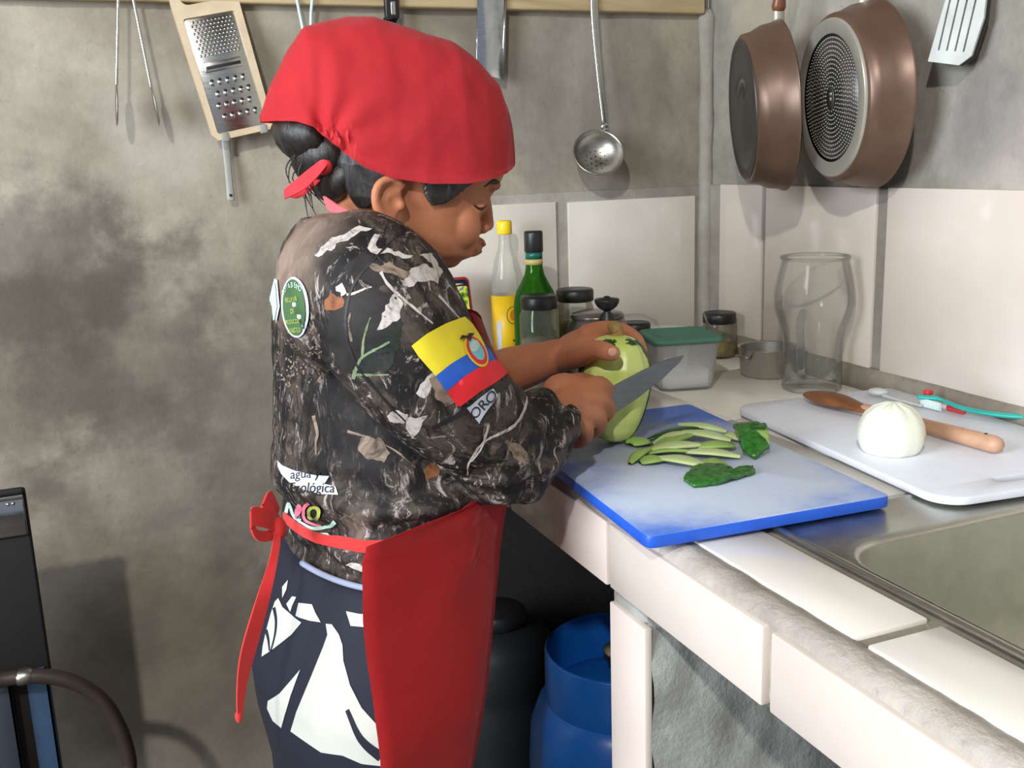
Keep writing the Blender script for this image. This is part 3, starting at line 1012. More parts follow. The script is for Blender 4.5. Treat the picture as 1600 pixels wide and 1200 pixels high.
# pale wire whisk, only its two wires show above the kerchief
wh = thing('wire_whisk', 'pale bluish wire loop tool hanging beside the grater above the kerchief', 'whisk', (0.3705,1.7700,1.5419))
for xs_ in ((462, 466, 471, 476, 480), (485, 486, 485, 482, 480)):
    b = new(); tube(b, [(0.3751,1.7720,1.6220), *[((0.3593,1.7720,1.5819)), ((0.3611,1.7720,1.5520)), ((0.3664,1.7720,1.5118)), ((0.3697,1.7720,1.4711))][0:4]] if xs_[0] == 462 else [(0.3751,1.7720,1.6220), (0.3864,1.7700,1.5824), (0.3812,1.7700,1.5421), (0.3774,1.7700,1.5067), (0.3697,1.7720,1.4711)], .0026, 10, 6)
    obj('wire', b, 'pale_blue_wire', wh)
b = new(); tube(b, [(0.3797,1.7720,1.6810), (0.3751,1.7720,1.6220)], .007, 12, 3); obj('handle', b, 'pale_blue_wire', wh)

# knife with black handle hanging just above the kerchief
hk = thing('hanging_knife', 'black handled knife hanging above the red kerchief', 'knife', (0.5206,1.7700,1.5552))
b = new(); rbox(b, -.0125, .0125, -.006, .006, -.012, .10, .003); b.transform(Matrix.Translation((0.5207,1.7720,1.5472))); obj('handle', b, 'black_plastic', hk)
b = new(); rbox(b, -.004, .004, -.0075, -.0055, -.006, .016, .001); b.transform(Matrix.Translation((0.5218,1.7720,1.5472))); obj('inlay', b, 'steel', hk)
b = new(); prism(b, [(-.016, 0), (.016, 0), (.018, -.10), (.004, -.16), (-.012, -.12)], -.001, .001, 0, Matrix.Translation((0.5215,1.7730,1.5369)) @ Matrix.Rotation(math.pi / 2, 4, 'X'))
obj('blade', b, 'steel', hk)

# cleaver blade
cl = thing('cleaver', 'broad steel cleaver blade hanging from the batten', 'cleaver', (0.7037,1.7720,1.5270))
cm = Matrix.Translation((0.7037,1.7720,1.5270)) @ Matrix.Rotation(math.radians(3), 4, 'Y') @ Matrix.Rotation(math.pi / 2, 4, 'X')
b = new(); prism(b, [(-.0245, -.083), (.0235, -.092), (.0265, -.06), (.0275, .08), (-.0275, .08), (-.0285, -.06)], -.0012, .0012, .0004, cm); obj('blade', b, 'chrome_sheet', cl)
b = new(); prism(b, [(.0205, -.0905), (.0238, -.0915), (.0278, .08), (.0245, .08)], .0010, .0020, 0, cm); obj('bevel', b, 'steel', cl)
b = new(); rbox(b, -.014, .014, -.010, .010, .08, .19, .005); b.transform(Matrix.Translation((0.7037,1.7720,1.5270))); obj('handle', b, 'black_plastic', cl)

# skimmer ladle
sk = thing('skimmer_ladle', 'steel skimmer ladle with a shallow perforated bowl', 'ladle', (0.9031,1.7500,1.3448))
b = new(); tube(b, [(0.9123,1.7720,1.6195), (0.9088,1.7700,1.5523), (0.9113,1.7600,1.4492), (0.9177,1.7520,1.3492)], [.0086, .0082, .0060, .0044], 14, 8, (.35, 1), up=(0, 1, 0))
obj('handle', b, 'steel', sk)
bm_ = new()
prof = [(.0005, -.0215), (.014, -.0205), (.028, -.015), (.0385, -.006), (.0425, .006), (.0435, .0105), (.0415, .0115), (.0405, .006), (.0365, -.004), (.026, -.0125), (.013, -.0178), (.0005, -.0187)]
BM = Matrix.Translation((0.8968,1.7420,1.2945)) @ Matrix.Rotation(math.radians(-24), 4, 'Y') @ Matrix.Rotation(math.radians(56), 4, 'X') @ Matrix.Scale(1.12, 4)
lathe(bm_, prof, (0, 0, 0), 36, BM)
bowl = obj('bowl', bm_, 'steel_dull', sk)
b = new()
for ring_, cnt in ((.0, 1), (.009, 6), (.018, 12), (.027, 18)):
    for k in range(cnt):
        a = 2 * math.pi * k / cnt
        zz = -.0186 + (ring_ / .04) ** 2 * .012
        lathe(b, [(.0001, 0), (.0014, 0), (.0014, .0006)], (ring_ * math.cos(a), ring_ * math.sin(a), zz), 8, BM)
obj('perforations', b, 'ink', bowl, kind='stuff')
b = new(); ellipsoid(b, (0.9172,1.7510,1.3469), (.009, .005, .008)); obj('joint', b, 'steel', sk)

# ------------------------------------------------------------------ pans and turner on the right wall
def pan(name, label, center, yaw, R, r, depth, base, tilt=0.0, dots=False):
    """frying pan hung with its base towards the room: local +z = out of the base"""
    t = thing(name, label, 'frying pan', center)
    m = Matrix.Translation(center) @ Matrix.Rotation(math.radians(180 - yaw), 4, 'Z') @ Matrix.Rotation(math.radians(90 + tilt), 4, 'Y')
    b = new()
    lathe(b, [(R - .004, 0), (R, -.001), (R + .003, .001), (R + .002, .005), (R - .001, .008), (R - .004, depth * .45), (r + (R - r) * .42, depth * .72), (r + .006, depth * .95), (r, depth), (.001, depth),
              (.001, depth - .004), (r - .004, depth - .004), (R - .010, depth * .4), (R - .006, .004)], (0, 0, 0), 64, m)
    obj('body', b, 'pan_brown', t, angle=60)
    b = new()
    if dots:
        lathe(b, [(r * .80, depth - .001), (r - .001, depth - .001), (r - .001, depth + .003), (r * .985, depth + .0045), (r * .82, depth + .0045), (r * .80, depth + .003)], (0, 0, 0), 64, m, cap=False)
        obj('ring', b, 'pan_ring', t, angle=40)
        b = new(); lathe(b, [(.001, depth + .0015), (r * .80, depth + .0015), (r * .80, depth - .001)], (0, 0, 0), 64, m)
        disc = obj('disc', b, 'pan_disc', t)
        b = new()
        for k in range(3, 15):
            rad = r * .78 * k / 14.5
            cnt = int(2 * math.pi * rad / (.0062 if k < 12 else .0058))
            for q in range(cnt):
                a = 2 * math.pi * (q + .5 * (k % 2)) / cnt
                ellipsoid(b, (rad * math.cos(a), rad * math.sin(a), depth + .0016), (.0016, .0016, .0009), None, 6)
        b.transform(m)
        obj('studs', b, 'pan_ring', disc, kind='stuff')
        b = new(); lathe(b, [(.0005, depth + .0016), (.016, depth + .0016), (.016, depth + .0021), (.0005, depth + .0022)], (0, 0, 0), 28, m, (1.3, .75)); mk = obj('stamp', b, 'pan_base_dark', disc)
        b = new(); rbox(b, -.009, -.005, -.005, .005, depth + .002, depth + .0026); rbox(b, -.002, .003, -.0035, .0035, depth + .002, depth + .0026); b.transform(m); obj('stamp_mark', b, 'pan_ring', disc)
    else:
        lathe(b, [(.001, depth + .002), (r * .80, depth + .002), (r * .82, depth + .0008), (r * .90, depth + .0008), (r * .93, depth + .0028), (r - .001, depth + .002), (r, depth - .001)], (0, 0, 0), 64, m)
        obj('base', b, 'pan_base_dark', t, angle=40)
        b = new()
        for q in range(22):
            rbox(b, .03 - .001, .03 + .026, -.0012, .0012, depth + .0018, depth + .0026, 0, 1, Matrix.Rotation(math.radians(-50 + q * 5 + 180), 4, 'Z'))
        b.transform(m)
        obj('ridges', b, 'pan_base_dark', t)
    return t, m
p1, m1 = pan('frying_pan', 'smaller brown frying pan with dark base, hanging nearest the corner', (1.072, 1.425, 1.364), 24, .134, .113, .062, 'dark', 4)
b = new(); tube(b, [(1.065, 1.426, 1.478), (1.061, 1.422, 1.522)], [.0105, .0095], 12, 3, (1, .7), up=(1, 0, 0)); obj('ferrule', b, 'pan_ring', p1)
b = new(); tube(b, [(1.061, 1.422, 1.518), (1.061, 1.417, 1.545), (1.069, 1.407, 1.60), (1.075, 1.402, 1.68)], [.012, .0095, .011, .012], 14, 6, (1, .8), up=(1, 0, 0)); obj('handle', b, 'pan_handle', p1)
p2, m2 = pan('frying_pan', 'larger brown frying pan with pale metal ring and studded base', (1.135, 1.288, 1.372), 15, .139, .119, .062, 'disc', 3, True)
b = new(); tube(b, [(1.118, 1.287, 1.490), (1.116, 1.285, 1.545)], [.0135, .0125], 12, 3, (1, .7), up=(1, 0, 0)); obj('ferrule', b, 'pan_ring', p2)
b = new(); tube(b, [(1.116, 1.285, 1.54), (1.118, 1.283, 1.60), (1.122, 1.280, 1.70)], [.013, .010, .012], 14, 6, (1, .8), up=(1, 0, 0)); obj('handle', b, 'pan_handle', p2)

tu = thing('slotted_turner', 'black slotted turner with pale face hanging alone on the right wall', 'spatula', (1.1450,1.1268,1.4505))
tm = Matrix.Translation((1.1400,1.1256,1.4545)) @ Matrix(((0, 0, -1, 0), (-1, 0, 0, 0), (0, 1, 0, 0), (0, 0, 0, 1))) @ Matrix.Rotation(math.radians(-9), 4, 'Z') @ Matrix.Rotation(math.radians(16), 4, 'Y') @ Matrix.Scale(1.12, 4)
TP = [(-.030, -.044), (.012, -.046), (.026, -.034), (.033, .010), (.030, .046), (-.018, .046)]
slots = [[(x - .0012, -.030), (x + .0012, -.030), (x + .0052, .030), (x + .0028, .030)] for x in (-.018, -.007, .004, .015)]
b = frame_with_holes(TP, slots, .0, .004); b.transform(tm)
obj('blade', b, 'pale_plastic', tu, smooth=False)
b = new(); prism(b, [(x * 1.03, y * 1.02) for x, y in TP], -.010, -.0004, .003, tm); obj('backing', b, 'black_plastic', tu)
b = new(); tube(b, [(.004, .040, -.004), (.005, .08, -.004), (.006, .20, -.002)], [.012, .008, .009], 12, 5); b.transform(tm); obj('handle', b, 'black_plastic', tu)

# ------------------------------------------------------------------ things along the back of the counter
def shift(p, z=ZC + .0006):
    return (p[0], p[1], z)
def z_at(p):
    return p[2]
# yellow-capped oil bottle
c = ((0.7000,1.7350,1.0013)[0], 1.735, ZC + .0006)
HT = (0.7118,1.7350,1.1847)[2] - c[2]
oil = thing('oil_bottle', 'clear plastic oil bottle with yellow cap and yellow label', 'bottle', c)
b = new(); lathe(b, [(.001, .001), (.026, 0), (.0285, .006), (.0285, HT * .50), (.0275, HT * .54), (.0283, HT * .56), (.0265, HT * .60), (.0272, HT * .62), (.024, HT * .68), (.0205, HT * .75), (.014, HT * .82), (.0118, HT * .86), (.0118, HT * .93)], c, 36, cap=False)
obj('bottle', b, 'clear_pet', oil)
b = new(); lathe(b, [(.001, .003), (.0265, .003), (.0265, HT * .40), (.001, HT * .40)], c, 32); obj('oil', b, 'oil_yellow', oil)
b = new(); lathe(b, [(.0290, HT * .07), (.0294, HT * .07), (.0294, HT * .525), (.0290, HT * .525)], c, 40, cap=False); lab = obj('label', b, 'yellow_label', oil)
b = new(); lathe(b, [(.0135, HT * .915), (.0140, HT * .92), (.0140, HT * .985), (.0125, HT), (.001, HT)], c, 28); obj('cap', b, 'yellow_cap', oil)
def on_cylinder(c, r, ang, vs, fs, mi=0, bm=None):
    bm = bm or new()
    q = [bm.verts.new((c[0] + r * math.cos(ang + p[0] / r), c[1] + r * math.sin(ang + p[0] / r), p[1])) for p in vs]
    for f in fs:
        try:
            k = bm.faces.new([q[i] for i in f]); k.material_index = mi
        except ValueError:
            pass
    return bm
A0 = math.radians(-102)
ring_o = oval(.006, c[2] + HT * .40, .0125, .0165)
b = on_cylinder(c, .0297, A0, *decal_2d([ring_o], .003))
b = on_cylinder(c, .0299, A0, *decal_2d([oval(.006, c[2] + HT * .40, .0112, .0152)], .003), 1, b)
b = on_cylinder(c, .0301, A0, *decal_2d([oval(.006, c[2] + HT * .40, .0068, .0098)], .003), 2, b)
b = on_cylinder(c, .0303, A0, *text_2d('ALA', .022, lambda p: (.012 - p[1], c[2] + HT * .19 + p[0])), 0, b)
obj('label_print', b, ['ink', 'yellow_label', 'orange'], lab, smooth=False)
b = on_cylinder(c, .0297, A0 - .75, *decal_2d([[(-.005, c[2] + HT * .09), (.005, c[2] + HT * .09), (.005, c[2] + HT * .36), (-.005, c[2] + HT * .36)]], .003))
obj('barcode_panel', b, 'white_print', lab, smooth=False)

# green bottle
c = ((0.7158,1.6400,1.0127)[0], 1.640, ZC + .0006)
HG = (0.7145,1.6400,1.1700)[2] - c[2]
gb = thing('green_bottle', 'green glass oil bottle with black cap and gold neck band', 'bottle', c)
b = new(); lathe(b, [(.001, .004), (.034, 0), (.0385, .004), (.0385, HG * .50), (.0375, HG * .55), (.033, HG * .61), (.024, HG * .67), (.0175, HG * .72), (.0150, HG * .77), (.0142, HG * .93)], c, 40, cap=False)
obj('bottle', b, 'green_glass', gb)
b = new(); lathe(b, [(.001, .005), (.036, .005), (.036, HG * .49), (.001, HG * .49)], c, 32); obj('oil', b, 'oil_dark', gb)
b = new(); lathe(b, [(.0158, HG * .865), (.0166, HG * .87), (.0166, HG * .985), (.0155, HG), (.001, HG)], c, 28); obj('cap', b, 'black_plastic', gb)
b = new(); lathe(b, [(.0150, HG * .82), (.0153, HG * .82), (.0153, HG * .868), (.0150, HG * .868)], c, 32, cap=False); obj('neck_foil', b, 'teal_foil', gb)
b = new(); lathe(b, [(.0152, HG * .785), (.0156, HG * .785), (.0155, HG * .82), (.0151, HG * .82)], c, 32, cap=False); obj('neck_band', b, 'gold', gb)

def jar(name, label, c, r, ztop, lid_h, fill, fillmat, lid_r=None, shoulder=.012, group=None):
    t = thing(name, label, 'jar', c)
    H = ztop - c[2]
    b = new(); lathe(b, [(.001, .003), (r * .92, 0), (r, .006), (r, H - lid_h - shoulder), (r * .86, H - lid_h), (r * .84, H - lid_h * .4)], c, 36, cap=False)
    obj('glass', b, 'jar_glass', t)
    b = new(); lathe(b, [(.001, .004), (r * .94, .004), (r * .94, H * fill), (.001, H * fill + .004)], c, 32); obj('contents', b, fillmat, t)
    lr = lid_r or r * .95
    b = new(); lathe(b, [(.001, H - .001), (lr * .93, H), (lr, H - .003), (lr, H - lid_h + .002), (lr * .97, H - lid_h)], c, 36)
    obj('lid', b, 'black_plastic', t)
    return t
j1 = (0.688, 1.560, ZC + .0006)
jar('spice_jar', 'glass spice jar with black lid in front of the green bottle', j1, .0335, (0.6916,1.5600,1.0684)[2], .022, .55, 'spice_grey', .0315)
j2 = ((0.8111,1.6750,0.9992)[0], 1.675, ZC + .0006)
jar('spice_jar', 'glass spice jar with black lid and yellowish contents between green bottle and small pot', j2, .034, (0.8136,1.6750,1.0573)[2], .022, .60, 'spice_yellow', .0345)

# small dark pot with a black knob on its lid
c = (0.800, 1.565, ZC + .0006)
zt = (0.8089,1.5650,1.0312)[2] - c[2]
pot = thing('lidded_pot', 'small smoky steel pot with black stemmed knob behind the squash', 'pot', c)
b = new(); lathe(b, [(.001, .002), (.052, 0), (.056, .006), (.058, zt * .5), (.054, zt * .75), (.046, zt * .92)], c, 40); obj('body', b, 'kettle', pot)
b = new(); lathe(b, [(.046, zt * .92), (.0475, zt * .93), (.045, zt * .97), (.030, zt * 1.0), (.001, zt * 1.02)], c, 40); obj('lid', b, 'kettle', pot)
kz = (0.7757,1.5000,1.0660)[2] - c[2]
b = new(); lathe(b, [(.001, kz), (.005, kz - .001), (.006, kz - .003), (.0200, kz - .005), (.0212, kz - .007), (.0200, kz - .012), (.0165, kz - .018), (.011, kz - .0225), (.006, kz - .025), (.006, kz - .027), (.013, kz - .036), (.0145, kz - .046), (.012, kz - .058), (.004, kz - .062)], (c[0] - .014, c[1] - .064, c[2]), 28)
obj('knob', b, 'black_plastic', pot)

# low black-lidded jar and clear tub
c = (0.895, 1.600, ZC + .0006)
jar('small_jar', 'low jar with black lid between the dark pot and the clear tub', c, .026, (0.9116,1.6000,0.9978)[2], .020, .5, 'spice_grey', .0275)
c = (0.985, 1.640, ZC + .0006)
tub = thing('clear_tub', 'clear plastic tub standing behind the green-lidded box', 'tub', c)
H = (0.9965,1.6400,0.9673)[2] - c[2]
b = new(); lathe(b, [(.001, .001), (.038, 0), (.042, .004), (.052, H), (.054, H + .001), (.054, H + .003), (.0505, H + .002), (.040, .005), (.001, .003)], c, 40); obj('body', b, 'tub_clear', tub)
c = (0.960, 1.735, ZC + .0006)
bag = thing('clear_cover', 'clear plastic dome cover leaning at the back tiles behind the tub', 'cover', c)
H = (1.0542,1.7350,0.9868)[2] - c[2]
b = new(); lathe(b, [(.075, 0), (.074, .003), (.070, H * .5), (.055, H * .85), (.030, H), (.001, H + .001)], c, 36, None, (1, .62), cap=False); obj('dome', b, 'tub_clear', bag)

# frosted box with green lid and salt
c = (0.918, 1.485, ZC + .0006)
rz = math.radians(-14)
bxm = Matrix.Translation(c) @ Matrix.Rotation(rz, 4, 'Z')
box = thing('food_box', 'frosted plastic box of white salt with a green lid', 'food container', c)
H = (0.9279,1.4850,0.9896)[2] - c[2]
def boxring(h, r, z, k=5):
    return [bxm @ V(p[0], p[1], z) for p in rr(0, 0, h, h, r, k)]
b = new(); loft(b, [boxring(.040, .012, .001), boxring(.0455, .016, .001), boxring(.048, .018, .006), boxring(.0555, .016, H - .004), boxring(.0540, .016, H - .004), boxring(.0465, .016, .008), boxring(.044, .016, .004)])
obj('body', b, 'frosted', box)
b = new(); loft(b, [boxring(.056, .016, H - .005), boxring(.0605, .018, H - .005), boxring(.0612, .018, H - .003), boxring(.0605, .018, H + .001), boxring(.058, .017, H + .003), boxring(.052, .016, H + .0035), boxring(.048, .014, H - .001), boxring(.02, .01, H - .001)])
obj('lid', b, 'green_lid', box)
b = new(); loft(b, [boxring(.044, .015, .0045), boxring(.0465, .016, .012), boxring(.048, .016, .026), boxring(.040, .016, .034), boxring(.015, .01, .040)]); obj('salt', b, 'salt', box)
sc = thing('scoop', 'white plastic scoop standing in the salt inside the green-lidded box', 'scoop', (c[0] - .018, c[1] - .01, c[2] + .03))
b = new(); rbox(b, -.011, .011, -.002, .002, -.002, .06, .0015, 2, Matrix.Translation((c[0] - .016, c[1] - .028, c[2] + .028)) @ Matrix.Rotation(math.radians(8), 4, 'Y')); obj('handle', b, 'white_plastic', sc)
b = new(); lathe(b, [(.012, 0), (.016, .002), (.017, .018), (.015, .018), (.013, .004), (.001, .003)], (c[0] - .018, c[1] - .022, c[2] + .022), 20); obj('cup', b, 'white_plastic', sc)

# bail jar in the corner
c = (1.119, 1.665, ZC + .0006)
bj = jar('bail_jar', 'wire bail glass jar with black lid in the corner, yellow contents', c, .034, (1.1320,1.6650,0.9876)[2], .020, .28, 'spice_yellow', .0325, .010)
z0 = (1.0886,1.6500,0.9520)[2]
for pts in ([(1.0578,1.6300,0.9974), (1.0662,1.6250,0.9764), (1.0860,1.6200,0.9616), (1.1152,1.6200,0.9489)], [(1.0624,1.6300,0.9674), (1.0652,1.6280,0.9822), (1.0607,1.6300,0.9947)], [(1.1465,1.6300,0.9050), (1.1577,1.6250,0.9136), (1.1618,1.6220,0.9009), (1.1500,1.6220,0.8920)]):
    b = new(); tube(b, pts, .0016, 8, 6); obj('bail_wire', b, 'steel_dull', bj)

# shallow aluminium pan behind the glass jug
c = (1.098, 1.478, ZC + .0006)
al = thing('aluminium_pan', 'shallow grey aluminium pan standing behind the glass jug', 'pan', c)
H = (1.0661,1.4550,0.9509)[2] - c[2]
b = new(); lathe(b, [(.001, .001), (.044, 0), (.049, .005), (.052, H - .002), (.055, H), (.055, H + .002), (.050, H), (.046, .006), (.001, .004)], c, 44); obj('body', b, 'aluminium', al, angle=60)
b = new(); tube(b, [(c[0] - .050, c[1] - .014, c[2] + H * .7), (c[0] - .062, c[1] - .020, c[2] + H * .8), (c[0] - .064, c[1] + .006, c[2] + H * .8), (c[0] - .052, c[1] + .010, c[2] + H * .7)], .0022, 8, 6); obj('lug', b, 'steel_dull', al)

# glass jug with a bulging upper half and loop handle
c = (1.093, 1.352, ZC + .0006)
H = (1.0786,1.3520,1.1218)[2] - c[2]
jug = thing('glass_jug', 'clear empty glass jug with bulging body and loop handle', 'jug', c)
b = new()
pr = [(.001, .006), (.044, .002), (.0475, .0), (.0495, .006), (.0475, .014), (.0485, .022), (.0480, .05), (.0485, H * .36), (.0545, H * .48), (.0625, H * .58), (.0660, H * .66), (.0650, H * .74), (.0600, H * .86), (.0555, H * .94), (.0540, H * .985), (.0550, H), (.0530, H + .001)]
inn = [(r - .003, z) for r, z in pr[6:-1]][::-1] + [(.044, .022), (.001, .018)]
lathe(b, pr + inn, c, 56)
obj('body', b, 'clear_glass', jug)
b = new()
hd = Matrix.Rotation(math.radians(215), 4, 'Z')
tube(b, [Vector(c) + hd @ V(*p) for p in ((.060, 0, H * .62), (.074, 0, H * .54), (.068, 0, H * .40), (.064, 0, H * .26), (.060, 0, H * .18), (.046, 0, H * .13))], [.006, .0065, .0065, .0065, .0065, .006], 12, 7)
obj('handle', b, 'clear_glass', jug)
b = new(); lathe(b, [(.0528, H - .0035), (.0556, H - .003), (.0562, H), (.0552, H + .002), (.0530, H + .0015)], c, 56, cap=False); obj('rim', b, 'jar_glass', jug)

# phone propped against the tiles
ph = thing('mobile_phone', 'mobile phone in red case showing a picture, propped behind the woman', 'phone', (0.565, 1.70, ZC))
PZ = (0.5813,1.7000,1.0925)[2] - .003
PH2 = (PZ - ZC) / 2 / math.cos(math.radians(14))
pm2 = Matrix.Translation(((0.6216,1.7000,1.0481)[0] - .0385, 1.70, ZC + (PZ - ZC) / 2)) @ Matrix.Rotation(math.radians(-14), 4, 'X') @ Matrix.Rotation(math.pi / 2, 4, 'X')
b = new(); prism(b, rr(0, 0, .0385, PH2, .010), -.0055, .0045, .002, pm2); obj('case', b, 'phone_red', ph)
b = new(); prism(b, rr(0, 0, .0345, PH2 - .005, .007), .0035, .0050, .0003, pm2); obj('bezel', b, 'ink', ph)
def screen_mat():
    m = NT('phone_screen')
    c = m.ramp(m.voronoi(70), [(0.1, srgb(30, 60, 26)), (0.35, srgb(90, 150, 40)), (0.55, srgb(230, 210, 60)), (0.75, srgb(60, 110, 160)), (0.95, srgb(220, 230, 240))])
    m.color(c)
    m.link(c, m.b.inputs['Emission Color'])
    m.set(Emission_Strength=0.6, Roughness=0.2)
    return m.m
M['screen'] = screen_mat()
b = new(); prism(b, rr(0, -.003, .0325, PH2 - .014, .004), .0048, .0053, 0, pm2); obj('screen', b, 'screen', ph)
b = new(); rbox(b, .010, .026, PH2 - .0145, PH2 - .0115, .0049, .0054); b.transform(pm2); obj('status_marks', b, 'white_print', ph)

# ------------------------------------------------------------------ cutting boards
ZB = ZC + 0.0052          # boards lie on the tiles and bear on the raised sink bead
def board_outline(p0, ax, ay, w, h, r, n=6):
    """rounded rectangle from corner p0 along unit axes"""
    out = []
    for (x, y) in rr(w / 2, h / 2, w / 2, h / 2, r, n):
        out.append((p0[0] + ax[0] * x + ay[0] * y, p0[1] + ax[1] * x + ay[1] * y))
    return out
wb = thing('white_cutting_board', 'white plastic cutting board with slot handle under the peeled onion', 'cutting board', (1.0, 1.05, ZB))
ay = Vector((0.098, 0.995)).normalized(); ax = Vector((ay.y, -ay.x))
wp = board_outline((0.832, 0.800), ax, ay, 0.300, 0.475, 0.036, 8)
slot = [(0.832 + ax.x * x + ay.x * y, 0.800 + ax.y * x + ay.y * y) for x, y in rr(.158, .036, .060, .0085, .008, 6)]
b = frame_with_holes(wp, [slot], ZB, ZB + .0102)
bmesh.ops.bevel(b, geom=[e for e in b.edges if len(e.link_faces) == 2 and e.calc_face_angle(0) > 1.0], offset=.0022, segments=2, profile=.5, affect='EDGES')
obj('board', b, 'white_board', wb, angle=35)
bb = thing('blue_cutting_board', 'worn blue plastic cutting board overhanging the counter edge', 'cutting board', (0.66, 1.0, ZB))
BZ = ZB + .0145
q0, q1, q2 = Vector((0.4848,0.8439,0.9180)), Vector((0.7863,0.8301,0.9180)), Vector((0.8209,1.2983,0.9180))
q3 = q0 + (q2 - q1)
def soften(c4, r=.012, n=4):
    out = []
    for i in range(4):
        p, a, d = c4[i], c4[i - 1], c4[(i + 1) % 4]
        u, w = (a - p).normalized(), (d - p).normalized()
        for k in range(n + 1):
            t = k / n
            out.append(tuple((p + u * r * (1 - t) ** 2 + w * r * t ** 2)[:2]))
    return out
bo = soften([q0, q1, q2, q3])
b = new(); prism(b, bo, ZB, BZ, .003)
for f in b.faces:
    f.material_index = 0
o = obj('board', b, ['blue_edge', 'blue_board'], bb, angle=30)
for p in o.data.polygons:
    if p.normal.z > .9 and p.center.z > .008:
        p.material_index = 1

# ------------------------------------------------------------------ squash being peeled
SQ = Vector((0.6177,1.1650,0.9957))
SQ.z = BZ + .001
ztop = (0.6186,1.1650,1.0654)[2]
SH = ztop - SQ.z
squash = thing('green_squash', 'half peeled green squash held upright on the blue board', 'squash', tuple(SQ))
lean = Matrix.Translation(SQ) @ Matrix.Rotation(math.radians(2), 4, 'Y')
def squash_r(a, t):
    base = interp(t, [0, .04, .12, .25, .42, .58, .72, .84, .92, .97, 1.0], [.006, .020, .030, .0385, .0450, .0475, .0460, .0395, .0335, .024, .010])
    rib = 1 + .05 * math.cos(5 * a + .6) * smoothstep(.02, .3, t)
    facet = 1 + .014 * math.sin(13 * a + 3 * math.sin(5 * t))  + .010 * noise.noise(V(math.cos(a) * 2, math.sin(a) * 2, t * 5))
    return base * rib * facet
def squash_surface(da, dt, a0, a1, t0, t1, off):
    bm = new()
    g = []
    for i in range(da + 1):
        a = a0 + (a1 - a0) * i / da
        col = []
        for j in range(dt + 1):
            t = t0 + (t1 - t0) * j / dt
            r = squash_r(a, t) + off
            col.append(bm.verts.new(lean @ V(r * math.cos(a), r * math.sin(a), t * SH)))
        g.append(col)
    return bm, g
b = new()
loft(b, [[lean @ V(squash_r(2 * math.pi * k / 72, t) * math.cos(2 * math.pi * k / 72), squash_r(2 * math.pi * k / 72, t) * math.sin(2 * math.pi * k / 72), t * SH) for k in range(72)] for t in np.linspace(0, 1, 44)])
obj('flesh', b, 'squash', squash)
# ragged strip of rind left on the far right side, and flecks round the stem
for (a0, a1, t0, t1, rag) in ((-1.12, 1.3, .02, .96, .16), (1.6, 3.1, .05, .95, .2)):
    b, g = squash_surface(34, 40, a0, a1, t0, t1, .0012)
    for i in range(34):
        for j in range(40):
            s = i / 34
            tt = j / 40
            if s > .12 + rag * (.5 + noise.noise(V(tt * 7, a0, 2.0))) * (1.0 if tt < .93 else .4) and s < .95:
                b.faces.new((g[i][j], g[i + 1][j], g[i + 1][j + 1], g[i][j + 1]))
    bmesh.ops.delete(b, geom=[v for v in b.verts if not v.link_faces], context='VERTS')
    obj('rind', b, 'squash_skin', squash)
for (a0, a1, t0, t1, sd) in ((-2.9, -1.95, .93, .99, 3), (-1.6, -.6, .93, .99, 5)):
    b, g = squash_surface(14, 8, a0, a1, t0, t1, .0014)
    for i in range(14):
        for j in range(8):
            if abs(i / 13 - .5) < .38 + .3 * noise.noise(V(j * .5, sd, 1)) and abs(j / 7 - .5) < .42 + .4 * noise.noise(V(i * .4, sd, 7)):
                b.faces.new((g[i][j], g[i + 1][j], g[i + 1][j + 1], g[i][j + 1]))
    bmesh.ops.delete(b, geom=[v for v in b.verts if not v.link_faces], context='VERTS')
    if len(b.faces):
        obj('rind_fleck', b, 'squash_skin', squash)
b = new(); tube(b, [lean @ V(0, 0, SH * .96), lean @ V(.001, 0, SH + .004), lean @ V(-.002, 0, SH + .010)], [.0105, .0085, .0095], 12, 4)
for v in b.verts:
    v.co += V(*(noise.noise_vector(v.co * 200) * .002))
obj('stem', b, 'stem', squash)

# ------------------------------------------------------------------ strips of peel on the blue board
def on_board(px_xy):
    return px_xy
peel_n = 0
def peel(p0, p1, w, lift0, lift1, bow, mat, label, curl=.16, mid=None):
    """lens-shaped strip: pale flesh above, dark rind beneath"""
    a, c = Vector(p0), Vector(p1)
    d = (c - a)
    L = d.length
    d.normalize()
    s = V(-d.y, d.x, 0).normalized()
    top, bot = [], []
    n, m = 16, 6
    for i in range(n + 1):
        t = i / n
        wd = 1.45 * w * (math.sin(math.pi * (.06 + .88 * t)) ** .7)
        z = BZ + .0014 + lift0 * (1 - t) + lift1 * t + .004 * math.sin(math.pi * t)
        base = a.lerp(c, t) + s * (bow * math.sin(math.pi * t))
        base.z = z
        rt, rb = [], []
        for j in range(m + 1):
            q = j / m - .5
            h = -curl * abs(q) ** 2 * w * 1.2
            p = base + s * (q * wd) + V(0, 0, h + curl * w * .3)
            rt.append(p + V(0, 0, .0022 * (1 - (2 * q) ** 4)))
            rb.append(p)
        top.append(rt)
        bot.append(rb)
    bm = new()
    for g, mi, fl in ((top, 0, False), (bot, 1, True)):
        q = [[bm.verts.new(p) for p in r] for r in g]
        for i in range(n):
            for j in range(m):
                f = (q[i][j], q[i + 1][j], q[i + 1][j + 1], q[i][j + 1])
                fc = bm.faces.new(tuple(reversed(f)) if fl else f)
                fc.material_index = mi
    bmesh.ops.remove_doubles(bm, verts=bm.verts[:], dist=.0001)
    o = obj('squash_peel', bm, [mat, 'squash_skin'], None, label=label, cat='peel', group='squash peelings on the blue board')
    return o
zb = 0.922
